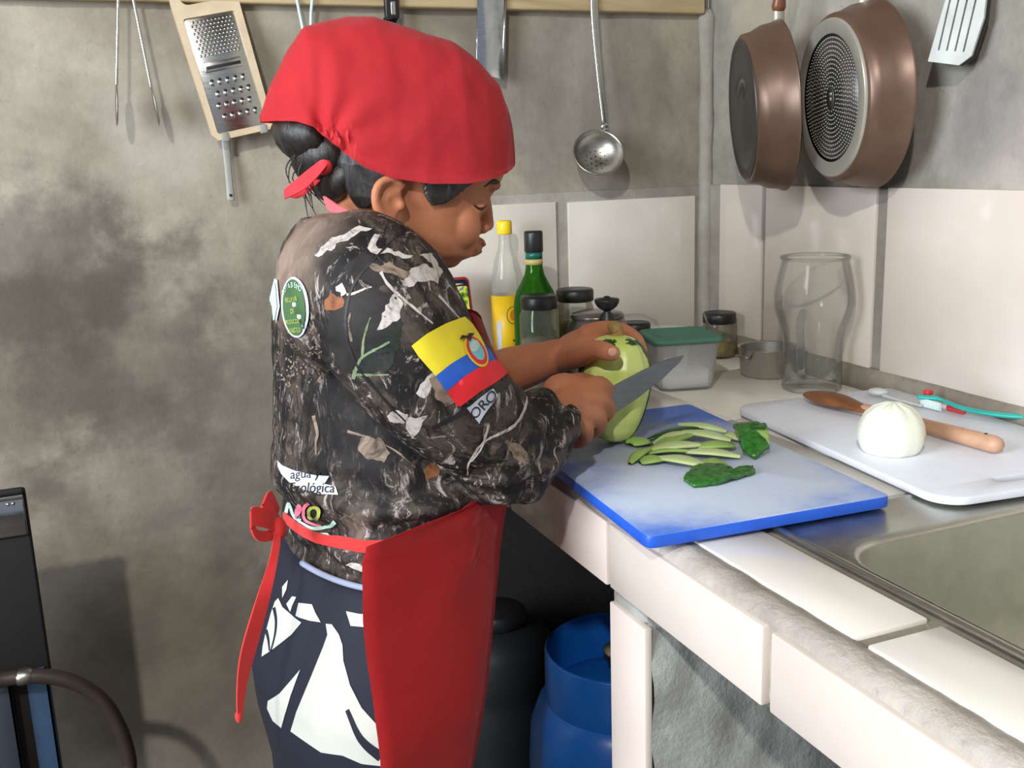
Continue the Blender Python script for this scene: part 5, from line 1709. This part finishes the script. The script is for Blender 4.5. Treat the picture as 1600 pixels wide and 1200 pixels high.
ribbon(b, [hp((-0.1106,-0.0200,1.2936)), hp((-0.1168,-0.0200,1.2842)), hp((-0.1391,-0.0250,1.2686)), hp((-0.1546,-0.0300,1.2672))], [.012, .014, .012, .006], [(.3, .5, .8), (.3, .4, .9), (.2, .3, 1), (.1, .3, 1)], .0012, 6)
ellipsoid(b, hp((-0.1128,-0.0350,1.2978)), (.011, .014, .012))
obj('kerchief_tie', b, 'red_cloth', woman, angle=40)

# ---- jersey
b = new()
loft(b, [ring(TORSO, z) for z in np.linspace(TORSO[0][0], TORSO[-1][0], 30)])
tube(b, [LT(*(-0.0829,-0.0850,1.1871)), SHN, UPN, ELN, ELN.lerp(WRN, .42), ELN.lerp(WRN, .72)], [.058, .076, .0705, .0560, .0500, .0420], 24, 7)
ellipsoid(b, ELN + V(-.004, .0, -.006), (.056, .052, .056))
ellipsoid(b, LT(*(-0.0748,-0.0500,1.1777)), (.066, .085, .070))
ellipsoid(b, LT(*(-0.0797,-0.0600,1.1542)), (.070, .085, .080))
tube(b, [LT(*(0.0247,0.0850,1.1573)), SHF, (SHF + ELF) / 2 + V(0, .02, -.02), ELF + (SHF - ELF) * .1], [.055, .066, .060, .046], 22, 6)
tube(b, [LT(*(-0.0327,-0.0700,1.1639)), LT(*(-0.0133,-0.0900,1.1495)), LT(*(0.0144,-0.0800,1.1195))], [.055, .052, .042], 18, 5)
jersey_me = union(b, 0.0042, 5)
zhem = TORSO[0][0]
zpinch = (-0.1639,-0.0500,0.9054)[2]
axn = (ELN - SHN).normalized()
fxn = (WRN - ELN).normalized()
def jersey_fold(p, n):
    d = .0030 * noise.noise(V(p.x * 14, p.y * 14, p.z * 20)) + .0016 * noise.noise(V(p.x * 34, p.y * 34, p.z * 52))
    q = p - ELN
    # rings of creases round the elbow and cuff
    s = q.dot(fxn)
    near = math.exp(-max(0, (q - fxn * max(0, min(.16, s))).length - .05) / .02)
    d += .0042 * near * math.sin(s * 150 + 3 * noise.noise(p * 12)) * smoothstep(-.06, .03, s) * (.35 + .65 * smoothstep(.04, .13, s))
    s2 = (p - SHN).dot(axn)
    du = (p - SHN - axn * s2).length
    if du < .11 and .16 < s2 < .30:
        d += .0040 * math.sin(s2 * 115 + 4 * noise.noise(p * 9)) * smoothstep(.16, .22, s2)
    # the cloth gathered over the apron tie
    low = smoothstep(zpinch + .15, zpinch + .02, p.z) * smoothstep(.9, .3, du / .12) if False else smoothstep(zpinch + .14, zpinch + .02, p.z)
    d += low * .0052 * math.sin((p.z + .10 * (p.x - .25) + .02 * noise.noise(p * 11)) * 175) * (.5 + .5 * noise.noise(V(p.x * 6, p.y * 6, 4)))
    d += .008 * math.exp(-((p.z - zpinch - .028) / .018) ** 2) - .007 * math.exp(-((p.z - zpinch) / .010) ** 2)
    # diagonal pulls from the armpit
    d += .0030 * math.sin((p.x * .8 + p.z) * 70 + 2 * noise.noise(p * 8)) * math.exp(-((p.z - 1.02) / .08) ** 2) * smoothstep(.20, .32, p.x)
    return d
displace(jersey_me, jersey_fold)
jt = bvh_of(jersey_me)
jersey = obj('jersey', jersey_me, 'camo', woman)

# prints on the jersey: flat pattern in the plane of her right side, laid on along VIEW
def lifter(v):
    return lambda x, y: LT(x, v, y) - VIEW * .35
def laid(names, layers, mats, v=-.16, off=.0012, d=VIEW, tree=jt, parent=jersey, jump=.03, step=.0004, cap_=0):
    """each layer of a motif becomes a part of its own, lying just above the layer below"""
    if isinstance(names, str):
        names = [names] * len(layers)
    for i, (nm, (vs, fs, mi)) in enumerate(zip(names, layers)):
        bm = project([(vs, fs, 0)], lambda x, y: LT(x, v, y) - d * .35, d, tree, off + step * (min(i, cap_ - 1) if cap_ else i), jump, not nm.endswith(('lettering', 'speckles')))
        if not bm.faces:
            bm.free()
            continue
        obj(nm, bm, mats[mi], parent, kind='stuff' if nm.endswith(('lettering', 'speckles')) else None)
def polys(lists, mi, step=.005):
    return decal_2d(lists, step) + (mi,)
fy = [(-0.0533,1.1135),(-0.0354,1.1225),(-0.0137,1.1297),(0.0083,1.1340),(0.0177,1.1257),(0.0247,1.1155),(0.0316,1.1016),(0.0100,1.0964),(-0.0099,1.0896),(-0.0279,1.0806),(-0.0384,1.0928),(-0.0460,1.1020)]
fb = [(-0.0279,1.0806),(-0.0099,1.0896),(0.0100,1.0964),(0.0316,1.1016),(0.0376,1.0950),(0.0436,1.0857),(0.0230,1.0815),(0.0027,1.0742),(-0.0168,1.0639)]
fr_ = [(-0.0168,1.0639),(0.0027,1.0742),(0.0230,1.0815),(0.0436,1.0857),(0.0493,1.0838),(0.0590,1.0685),(0.0412,1.0628),(0.0218,1.0575),(-0.0013,1.0467),(-0.0062,1.0475),(-0.0107,1.0546)]
c1, c2, c3 = ([(0.0118,1.1075),(0.0193,1.0976),(0.0270,1.0856)])
def crest(rx, ry, k=0.0):
    ang = math.atan2(c3[1] - c1[1], c3[0] - c1[0])
    cx_, cy_ = c2[0] + k * (c3[0] - c1[0]), c2[1] + k * (c3[1] - c1[1])
    return oval(cx_, cy_, ry, rx, ang)
condor = [(-0.0015,1.1106),(0.0014,1.1150),(0.0072,1.1137),(0.0101,1.1164),(0.0162,1.1154),(0.0127,1.1120),(0.0108,1.1073),(0.0086,1.1113),(0.0047,1.1118)]
laid(['flag_band'] * 3 + ['flag_crest'] * 4 + ['flag_bird'], [polys([fy], 0), polys([fb], 1), polys([fr_], 2), polys([crest(.0105, .0195)], 0, .003), polys([crest(.0088, .0172)], 3, .003), polys([crest(.0062, .0135, -.04)], 4, .003), polys([crest(.0058, .0060, -.22)], 5, .003), polys([condor], 6, .003)],
     ['fl_yellow', 'fl_blue', 'fl_red', 'fl_red', 'lg_cyan', 'lg_mint', 'ink'], v=-.165, d=V(0.3163,0.9276,-0.1989))
# round and lozenge badges on the back
ov = [(-0.1251,1.1513),(-0.1104,1.1495),(-0.1225,1.1814),(-0.1132,1.1499),(-0.1227,1.1789)]
ocx, ocy = ov[0]
def txt(body, size, c, rot, sx=1.0):
    cr, sr = math.cos(math.radians(rot)), math.sin(math.radians(rot))
    return text_2d(body, size, lambda p: (c[0] + (p[0] * sx) * cr - p[1] * sr, c[1] + (p[0] * sx) * sr + p[1] * cr))
lay = [polys([oval(ocx, ocy, ov[1][0] - ocx, ov[2][1] - ocy)], 0, .004), polys([oval(ocx, ocy, ov[3][0] - ocx, ov[4][1] - ocy)], 1, .004)]
for i, ch in enumerate('CUYABENO'):
    a = math.radians(150 - i * 120 / 7)
    lay.append(txt(ch, .0075, (ocx + .0105 * math.cos(a), ocy + .0115 + .0100 * math.sin(a)), 0, .55) + (2,))
for line, dy in (('RESERVA', .0080), ('DE', -.0030), ('PRODUCCION', -.0135), ('FAUNISTICA', -.0225)):
    lay.append(txt(line, .0068, (ocx - .001, ocy + dy), 0, .50 if len(line) < 8 else .36) + (3,))
laid(['badge_rim', 'badge_field'] + ['badge_lettering'] * 12, lay, ['white_print', 'lg_green', 'lg_mint', 'lg_yellow'], v=-.05, off=.0022, d=V(0.1752,0.9752,-0.1354), jump=.08, step=.0011, cap_=3)
lz = [(-0.1361,1.1802),(-0.1331,1.1784),(-0.1328,1.1510),(-0.1414,1.1263),(-0.1447,1.1286),(-0.1464,1.1407),(-0.1432,1.1625),(-0.1397,1.1710)]
lz2 = [(-0.1364,1.1765),(-0.1347,1.1741),(-0.1347,1.1512),(-0.1414,1.1304),(-0.1433,1.1314),(-0.1443,1.1419),(-0.1416,1.1623)]
laid(['badge_rim', 'badge_field'], [polys([lz], 0, .004), polys([lz2], 1, .004)], ['white_print', 'lg_mint'], v=-.03, off=.0022, d=V(0.1563,0.9786,-0.1342), jump=.1, step=.0010)
# lettering low on the back and the coloured script
wb_ = [(-0.1763,1.0030),(-0.1708,0.9954),(-0.1563,0.9857),(-0.1440,0.9802),(-0.1314,0.9753),(-0.1156,0.9710),(-0.1190,0.9660),(-0.1219,0.9626),(-0.1095,0.9571),(-0.1077,0.9468),(-0.1293,0.9525),(-0.1485,0.9623),(-0.1640,0.9743),(-0.1727,0.9856),(-0.1765,0.9957)]
tc1, tc2, tc3 = [(-0.1431,0.9786),(-0.1367,0.9605),(-0.1572,0.9746)]
laid(['lettering_ground', 'back_lettering', 'back_lettering'], [polys([wb_], 0, .004), txt('agua y', .0158, tc1, -9, .92) + (1,), txt('Ecológica', .0158, tc2, -13, .92) + (1,)], ['white_print', 'ink'], v=-.08, d=V(0.1605,0.9421,-0.2944), jump=.06)
scr = [stroke([(-0.1732,0.9417),(-0.1688,0.9529),(-0.1659,0.9475),(-0.1640,0.9394),(-0.1609,0.9329),(-0.1562,0.9298),(-0.1533,0.9295)], .0050)]
scr_p = [stroke([(-0.1606,0.9357),(-0.1555,0.9382),(-0.1525,0.9432),(-0.1547,0.9474),(-0.1581,0.9446),(-0.1600,0.9374),(-0.1592,0.9315)], .0045), stroke([(-0.1418,0.9473),(-0.1477,0.9421),(-0.1493,0.9348),(-0.1466,0.9264),(-0.1362,0.9185),(-0.1282,0.9159)], .0050)]
scr_s = [stroke([(-0.1125,0.9188),(-0.1202,0.9139),(-0.1325,0.9133),(-0.1424,0.9167),(-0.1517,0.9248),(-0.1572,0.9301)], .0056)]
oc_ = [(-0.1359,0.9342),(-0.1274,0.9321)]
r_o = oc_[1][0] - oc_[0][0]
laid(['script_stroke'] * 6 + ['small_lettering'], [polys(scr, 0, .004), polys(scr_p[:1], 1, .004), polys(scr_p[1:], 1, .004), polys(scr_s, 0, .004), polys([oval(oc_[0][0], oc_[0][1], r_o, r_o * 1.05)], 2, .004), polys([oval(oc_[0][0], oc_[0][1], r_o * .48, r_o * .55)], 3, .004),
     polys([[(-0.1478,0.9122),(-0.1370,0.9084),(-0.1209,0.9052),(-0.1147,0.8986),(-0.1295,0.9008),(-0.1393,0.9052)]], 0, .004)], ['lg_mint', 'lg_pink', 'lg_yellow', 'ink'], v=-.08, d=V(0.1649,0.9305,-0.3271), jump=.06)
sl = [(0.0193,1.0325),(0.0285,1.0393),(0.0378,1.0452)]
laid(['lettering_ground'] + ['sleeve_lettering'] * 3, [polys([stroke([(1.4 * sl[0][0] - .4 * sl[1][0], 1.4 * sl[0][1] - .4 * sl[1][1]), sl[0], sl[1], sl[2], (sl[2][0] + .006, sl[2][1] + .004)], .024)], 0, .004), txt('O', .0165, sl[0], 42, 1) + (1,), txt('R', .0165, sl[1], 45, 1) + (1,), txt('O', .0165, sl[2], 48, 1) + (1,)], ['white_print', 'ink'], v=-.165, d=V(0.3365,0.9108,-0.2393))
# leaves, twigs and bark printed on the cloth
A = "400,300,3.3333"
leafs = [
 ([[(-0.1438,1.1569),(-0.1242,1.1695),(-0.0963,1.1740),(-0.0749,1.1679),(-0.0667,1.1573),(-0.0674,1.1301),(-0.0796,1.0984),(-0.1110,1.0905),(-0.1374,1.1071),(-0.1472,1.1350)]], 0),
 ([[(-0.1135,1.1151),(-0.0911,1.1255),(-0.0653,1.1377),(-0.0683,1.1165),(-0.0821,1.0958),(-0.1195,1.0924)]], 1),
 ([[(-0.1218,1.2008),(-0.1022,1.2102),(-0.0755,1.1909),(-0.0702,1.1712),(-0.0960,1.1778),(-0.1204,1.1915)]], 0),
 ([[(-0.0905,1.1331),(-0.0851,1.1479),(-0.0694,1.1663),(-0.0619,1.1548),(-0.0702,1.1383)], [(-0.0604,1.1770),(-0.0511,1.1886),(-0.0327,1.1907),(-0.0192,1.1816),(-0.0222,1.1701),(-0.0406,1.1740),(-0.0546,1.1696)], [(-0.0412,1.2012),(-0.0273,1.2019),(-0.0141,1.1811),(-0.0196,1.1757),(-0.0280,1.1903)],
   [(-0.0977,1.2136),(-0.0881,1.2277),(-0.0839,1.2255),(-0.0886,1.2147),(-0.0721,1.2077),(-0.0481,1.2003),(-0.0517,1.1967),(-0.0853,1.2065),(-0.0937,1.2091)], [(-0.1546,1.2159),(-0.1436,1.2266),(-0.1218,1.2342),(-0.1000,1.2374),(-0.0909,1.2345),(-0.1182,1.2262),(-0.1403,1.2163),(-0.1511,1.2133)],
   [(-0.1336,1.1817),(-0.1251,1.1845),(-0.1218,1.1730),(-0.1282,1.1709)], [(-0.0875,1.0499),(-0.0781,1.0542),(-0.0626,1.0474),(-0.0689,1.0384),(-0.0834,1.0431)], [(-0.0659,1.0439),(-0.0425,1.0438),(-0.0491,1.0326),(-0.0604,1.0203),(-0.0642,1.0334)],
   [(-0.0521,1.0659),(-0.0417,1.0825),(-0.0308,1.0859),(-0.0353,1.0713),(-0.0454,1.0607)], [(-0.1515,0.8830),(-0.1358,0.8867),(-0.1274,0.8801),(-0.1279,0.8739)]], 2),
 ([[(-0.0395,1.0801),(-0.0273,1.0853),(-0.0113,1.0705),(-0.0025,1.0513),(-0.0209,1.0503),(-0.0347,1.0609)], [(-0.1259,1.0173),(-0.1144,1.0259),(-0.0947,1.0210),(-0.0864,1.0046),(-0.0944,0.9945),(-0.1161,1.0028)], [(0.0476,0.9991),(0.0635,0.9960),(0.0791,0.9795),(0.0757,0.9644),(0.0601,0.9811)],
   [(-0.0968,1.1967),(-0.0751,1.1956),(-0.0515,1.1828),(-0.0562,1.1794),(-0.0757,1.1871),(-0.0950,1.1909)]], 3),
 ([[(-0.1474,1.1625),(-0.1397,1.1768),(-0.1279,1.1699),(-0.1264,1.1619),(-0.1370,1.1591)], [(-0.0463,0.9819),(-0.0315,0.9872),(-0.0271,0.9713),(-0.0444,0.9663)]], 4),
]
strokes = [
 (stroke([(-0.1217,1.0912),(-0.1166,1.1020),(-0.1095,1.1106),(-0.0962,1.1155),(-0.0792,1.1209)], .0042), 5), (stroke([(-0.1096,1.1103),(-0.1083,1.1220),(-0.1047,1.1331),(-0.0983,1.1466)], .0036), 5), (stroke([(-0.1203,1.0958),(-0.1022,1.0924),(-0.0820,1.0898)], .0034), 5),
 (stroke([(-0.1219,1.1721),(-0.1135,1.1721),(-0.1048,1.1740),(-0.0951,1.1754)], .0030), 2), (stroke([(-0.1200,1.1275),(-0.1219,1.1448),(-0.1191,1.1539)], .0028), 3),
 (stroke([(0.0838,1.0392),(0.0611,1.0144),(0.0212,1.0040),(0.0048,0.9834),(0.0053,0.9684)], .0040), 2), (stroke([(0.0278,1.0206),(0.0198,1.0004),(0.0075,0.9854)], .0036), 2),
 (stroke([(-0.1783,1.0555),(-0.1748,1.0368),(-0.1783,1.0254),(-0.1788,1.0113)], .0050), 3), (stroke([(-0.1358,1.0342),(-0.1057,1.0222),(-0.0794,1.0055),(-0.0572,0.9838)], .0026), 3),
 (stroke([(-0.0844,1.1880),(-0.0746,1.1717),(-0.0470,1.1452),(-0.0316,1.1314)], .0036), 2), (stroke([(-0.0230,1.1583),(-0.0073,1.1405),(0.0019,1.1312)], .0030), 2),
 (stroke([(-0.1254,1.1477),(-0.1243,1.1270),(-0.1163,1.1042),(-0.1025,1.0840),(-0.0839,1.0606),(-0.0668,1.0409)], .0036), 6), (stroke([(-0.1254,1.1477),(-0.1198,1.1693),(-0.1076,1.1873),(-0.0843,1.2065),(-0.0607,1.2250)], .0034), 6), (stroke([(0.0646,1.0636),(0.0433,1.0563),(0.0122,1.0466),(-0.0057,1.0392),(-0.0378,1.0305)], .0090), 6)]
lay = [polys([rough(q, .0024, seed=k)], mi, .006) for L, mi in leafs for k, q in enumerate(L)]
names = ['leaf_print'] * len(lay) + ['twig_print'] * len(strokes)
lay += [polys([rough(s, .0006)], mi, .005) for s, mi in strokes]
laid(names, lay, ['pr_grey', 'pr_dark', 'pr_bark', 'pr_tan', 'pr_rust', 'pr_vein', 'ink'], v=-.16, off=.0003, d=V(0.2515,0.9492,-0.1893), step=.00002)
# pale bark crumbs scattered low on the back
crumbs = []
rr_ = random.Random(5)
for k in range(120):
    x, y = rr_.uniform(75, 330), rr_.uniform(730, 1050)
    crumbs.append((x, y, rr_.uniform(.0006, .0022)))
bx0, by0, sc_ = [(-0.1784,1.1377),(-0.1255,1.1307),(-0.1840,1.0763)]
cr = [oval(bx0[0] + (by0[0] - bx0[0]) * (x - 75) / 255, bx0[1] + (sc_[1] - bx0[1]) * (y - 730) / 320, r, r * .7, x, 7) for x, y, r in crumbs]
laid('bark_speckles', [polys(cr, 0, .003)], ['pr_tan'], v=-.10, off=.0003, d=V(0.1675,0.9674,-0.1897), jump=.06)

# ---- skirt
b = new()
loft(b, [[ring_pt(SKIRT, z, 2 * math.pi * k / 72) for k in range(72)] for z in np.linspace(.40, SKIRT[-1][0], 40)])
for v in b.verts:
    n = V(v.co.x - .30, v.co.y - 1.15, 0).normalized()
    v.co += n * (.004 * noise.noise(V(math.atan2(n.y, n.x) * 3, v.co.z * 4, 1)) * smoothstep(.75, .55, v.co.z))
me = bpy.data.meshes.new('skirt'); bmesh.ops.recalc_face_normals(b, faces=b.faces[:]); b.to_mesh(me); b.free()
st = bvh_of(me)
skirt = obj('skirt', me, 'navy', woman)
S_ = -.165
white = [[(-0.2154,0.8952),(-0.2115,0.8818),(-0.1986,0.8633),(-0.1919,0.8550),(-0.2045,0.8443),(-0.2282,0.8335),(-0.2428,0.8281),(-0.2400,0.8416),(-0.2338,0.8601),(-0.2259,0.8801),(-0.2197,0.8924)], [(-0.2057,0.8906),(-0.1884,0.8812),(-0.1851,0.8700),(-0.1790,0.8547),(-0.1921,0.8619),(-0.2058,0.8714),(-0.2105,0.8759)],
 [(-0.1475,0.8562),(-0.1327,0.8473),(-0.1173,0.8403),(-0.1183,0.8266),(-0.1290,0.8301),(-0.1435,0.8369)], [(-0.1729,0.8506),(-0.1657,0.8472),(-0.1582,0.8322),(-0.1549,0.8183),(-0.1553,0.7992),(-0.1498,0.7690),(-0.1385,0.7383),(-0.1176,0.7053),(-0.1205,0.6630),(-0.1433,0.6732),(-0.1649,0.6898),(-0.1906,0.7007),(-0.2006,0.7104),(-0.2279,0.7368),(-0.2177,0.7583),(-0.1957,0.7944),(-0.1783,0.8241),(-0.1719,0.8367)],
 [(-0.1988,0.8001),(-0.2052,0.7874),(-0.2131,0.7710),(-0.2212,0.7504),(-0.2270,0.7332),(-0.2365,0.7435),(-0.2421,0.7607),(-0.2401,0.7706),(-0.2250,0.7776),(-0.2092,0.7910)], [(-0.1989,0.8910),(-0.1943,0.8882),(-0.1999,0.8794),(-0.2031,0.8724),(-0.2066,0.8839)], [(-0.2014,0.9136),(-0.2046,0.9020),(-0.2105,0.8934),(-0.2092,0.9075)]]
lines = [stroke([(-0.2214,0.8848),(-0.2205,0.8681),(-0.2235,0.8506),(-0.2303,0.8321)], .0035), stroke([(-0.2338,0.8601),(-0.2320,0.8471),(-0.2319,0.8326)], .0035), stroke([(-0.1198,0.6742),(-0.1349,0.6920),(-0.1452,0.7097),(-0.1552,0.7415)], .0110)]
for grp, dd in (((0, 4, 5, 6), V(0.1070,0.8982,-0.4264)), ((1, 2, 3), V(0.1695,0.8712,-0.4607))):
    laid('leaf_patch', [polys([white[q]], 0, .006) for q in grp], ['cream_print'], v=-.16, off=.0010, d=dd, tree=st, parent=skirt, jump=.12, step=.00002)
laid('leaf_line', [polys([q], 0, .006) for q in lines[:2]], ['navy'], v=-.16, off=.0016, d=V(0.1070,0.8982,-0.4264), tree=st, parent=skirt, jump=.12, step=.00002)
laid('leaf_line', [polys([q], 0, .006) for q in lines[2:]], ['navy'], v=-.16, off=.0016, d=V(0.1695,0.8712,-0.4607), tree=st, parent=skirt, jump=.12, step=.00002)
b = new()
zw = SKIRT[-1][0] - .004
zA, zB = (-0.1545,-0.0300,0.8463)[2], (-0.1265,-0.1650,0.8489)[2]
pts = []
for k in range(40):
    al = -math.pi * (1 - .52 * k / 39)
    z = zA + (zB - zA) * k / 39
    pts.append(ring_pt(SKIRT, z, al, .006))
tube(b, pts, .0035, 8, 1)
obj('waistband', b, 'waist_blue', skirt)

# ---- apron: skirt panel wrapped round the front with a bib above it
APF = sorted((p[2], p[0]) for p in ((0.1109,0.0000,1.1194), (0.1226,0.0000,1.0857), (0.1333,0.0000,1.0639), (0.1417,0.0000,1.0337), (0.1481,0.0000,0.9991), (0.1408,0.0000,0.9322), (0.1321,0.0000,0.8820), (0.1243,0.0000,0.8488), (0.1016,0.0000,0.7661), (0.0788,0.0000,0.6828), (0.0538,0.0000,0.5996), (0.0287,0.0000,0.5160)))
APC = sorted((p[2], p[0]) for p in ((-0.1024,-0.1720,0.9160), (-0.1068,-0.1780,0.8488), (-0.1113,-0.1840,0.8022), (-0.1133,-0.1820,0.7436), (-0.1139,-0.1740,0.6647)))
zn, zu = (-0.1277,-0.1700,0.9222)[2], (0.0523,-0.1000,0.9209)[2]
ztop_ = APF[-1][0]
b = new()
rows = list(np.linspace(.40, zn, 26)) + list(np.linspace(zn, ztop_, 24))[1:]
grid = []
NA = 60
for z in rows:
    F = interp(z, [p[0] for p in APF], [p[1] for p in APF]) + .003
    c = interp(z, [p[0] for p in APC], [p[1] for p in APC])
    bw = max(sec(SKIRT, z)[2], 0) + .012 if z < zn else interp(z, [zn, zu, ztop_], [.184, .176, .150])
    am = math.radians(interp(z, [zn, zn + .010, zn + (zu - zn) * .6, zu, zu + .05], [93, 72, 52, 40, 36]))
    col = []
    for k in range(NA + 1):
        al = -am + (am + min(am, math.radians(62))) * k / NA
        ca, sa = math.cos(al), math.sin(al)
        u = c + math.copysign(abs(ca) ** .74, ca) * (F - c)
        v = math.copysign(abs(sa) ** .92, sa) * bw
        hang = smoothstep(zn, .5, z)
        d = (.006 * math.sin(al * 5 + .8 + .6 * noise.noise(V(z * 5, al, 0))) * hang + .003 * noise.noise(V(al * 4, z * 12, 7)))
        pt = LT(u + d * ca, v + d * sa, z)
        col.append(b.verts.new(pt))
    grid.append(col)
push = np.zeros((len(rows), NA + 1))
for i, z in enumerate(rows):
    ctr = LT(interp(z, [p[0] for p in APC], [p[1] for p in APC]) - .02, 0, z)
    for k in range(NA + 1):
        p = grid[i][k].co
        d = V(p.x - ctr.x, p.y - ctr.y, 0).normalized()
        for tr in (jt, st):
            h, _, _, _ = tr.ray_cast(ctr + d * .45, -d, .45)
            if h is not None:
                need = (h - ctr).dot(d) + .006 - (p - ctr).dot(d)
                if need < .026:
                    push[i, k] = max(push[i, k], need)
for _ in range(6):
    q = np.pad(push, 1, mode='edge')
    push = np.maximum(push, (q[:-2, 1:-1] + q[2:, 1:-1] + q[1:-1, :-2] + q[1:-1, 2:]) / 4)
for i, z in enumerate(rows):
    ctr = LT(interp(z, [p[0] for p in APC], [p[1] for p in APC]) - .02, 0, z)
    for k in range(NA + 1):
        p = grid[i][k].co
        d = V(p.x - ctr.x, p.y - ctr.y, 0).normalized()
        if z < zu + .02:
            grid[i][k].co = p + d * push[i, k]
for i in range(len(rows) - 1):
    for k in range(NA):
        b.faces.new((grid[i][k], grid[i][k + 1], grid[i + 1][k + 1], grid[i + 1][k]))
bmesh.ops.solidify(b, geom=b.faces[:], thickness=.0016)
apron = obj('apron', b, 'red_apron', woman)
# folded-over flap at the side of the waist
b = new()
vs, fs = decal_2d([[(-0.0771,0.9042),(-0.0445,0.9061),(-0.0017,0.9157),(0.0386,0.9298),(0.0624,0.9149),(0.0849,0.8969),(0.0595,0.8921),(0.0055,0.8903),(-0.0373,0.8893)]], .006)
# tie round the waist, laid on the jersey
def round_waist(al, z, off):
    c, a, bw = sec(TORSO, z)
    ctr = LT(c, 0, z)
    d = (ring_pt(TORSO, z, al) - ctr).normalized()
    h, n, _, _ = jt.ray_cast(ctr + d * .5, -d)
    return (h + d * off) if h is not None else ring_pt(TORSO, z, al, off)
b.free()
b = new()
zA, zB = (-0.1519,-0.0200,0.8830)[2], (-0.1265,-0.1680,0.9033)[2]
pts, dr = [], []
for k in range(16):
    al = -math.pi + math.radians(-20) + math.radians(108) * k / 15
    pts.append(round_waist(al, zA + (zB - zA) * max(0, (k - 2)) / 13, .0035))
    dr.append((0, 0, 1))
ribbon(b, pts, [.012] * 6 + [.014] * 6 + [.018] * 4, dr, .0014, 3)
obj('waist_tie', b, 'red_strap', apron, angle=40)
# bow and hanging tail
b = new()
ribbon(b, [LT(*(-0.1596,-0.0350,0.9089)), LT(*(-0.1761,-0.0450,0.9262)), LT(*(-0.1957,-0.0500,0.9354)), LT(*(-0.1937,-0.0500,0.9176)), LT(*(-0.1821,-0.0450,0.9088)), LT(*(-0.1600,-0.0350,0.9046))], [.014, .020, .020, .012, .012, .012], [(.1, .2, 1)] * 6, .0012, 6)
ribbon(b, [LT(*(-0.1593,-0.0350,0.9133)), LT(*(-0.1689,-0.0400,0.9318)), LT(*(-0.1766,-0.0400,0.9439)), LT(*(-0.1681,-0.0350,0.9479)), LT(*(-0.1573,-0.0300,0.9263))], [.012, .014, .014, .014, .010], [(.4, .5, .5)] * 5, .0012, 6)
ellipsoid(b, LT(*(-0.1616,-0.0360,0.9097)), (.010, .010, .014))
ribbon(b, [LT(*(-0.1635,-0.0400,0.9084)), LT(*(-0.1790,-0.0600,0.8890)), LT(*(-0.2024,-0.0800,0.8586)), LT(*(-0.2230,-0.0800,0.8071)), LT(*(-0.2334,-0.0750,0.7645)), LT(*(-0.2383,-0.0700,0.7222))], [.010, .012, .018, .020, .012, .005], [(.8, .5, .1), (.8, .4, .1), (.9, .3, .2), (.9, .3, .2), (.9, .3, .2), (.9, .3, .1)], .0012, 8)
ellipsoid(b, LT(*(-0.2385,-0.0700,0.7268)), (.004, .004, .007))
obj('bow', b, 'red_strap', apron, angle=40)
# neck strap
b = new()
NS = [(-0.0666,-0.0200,1.2570), (-0.0691,-0.0460,1.2508), (-0.0563,-0.0660,1.2397), (-0.0285,-0.0760,1.2274), (0.0016,-0.0780,1.2143), (0.0266,-0.0740,1.1995), (0.0533,-0.0600,1.1761)]
ribbon(b, [LT(*p) for p in NS], [.014, .014, .010, .008, .008, .010, .012], [(-.2, .3, 1), (-.2, .2, 1), (0, .5, .8), (0, .6, .6), (0, .6, .6), (0, .6, .6), (0, .5, .6)], .0012, 6)
obj('neck_strap', b, 'pink_trim', apron, angle=40)

# ------------------------------------------------------------------ the knife in her right hand
kn = thing('kitchen_knife', 'kitchen knife held in the right fist against the squash', 'knife', tuple(KH))
kx = kd
ky = V(-.02, -.10, 1.0); ky = (ky - kx * ky.dot(kx)).normalized()
kz = kx.cross(ky)
KM = Matrix((( kx.x, ky.x, kz.x, KH.x), (kx.y, ky.y, kz.y, KH.y), (kx.z, ky.z, kz.z, KH.z), (0, 0, 0, 1)))
KL = (KT - KH).length
b = new()
prof = [(-.004, .014), (.03, .016), (KL * .55, .0135), (KL * .82, .0085), (KL, .001), (KL * .94, -.004), (KL * .7, -.0115), (KL * .4, -.0165), (.004, -.0185), (-.004, -.0175)]
prism(b, prof, -.0008, .0008, .0003, KM)
obj('blade', b, 'blade', kn, smooth=False)
b = new(); tube(b, [KM @ V(-.001, .001, 0), KM @ V(-.03, .001, 0), KM @ V(-.09, -.001, 0), KM @ V(-.112, -.002, 0)], [.0095, .0115, .0120, .0110], 14, 4, (1, .65), up=tuple(ky))
obj('handle', b, 'black_plastic', kn)
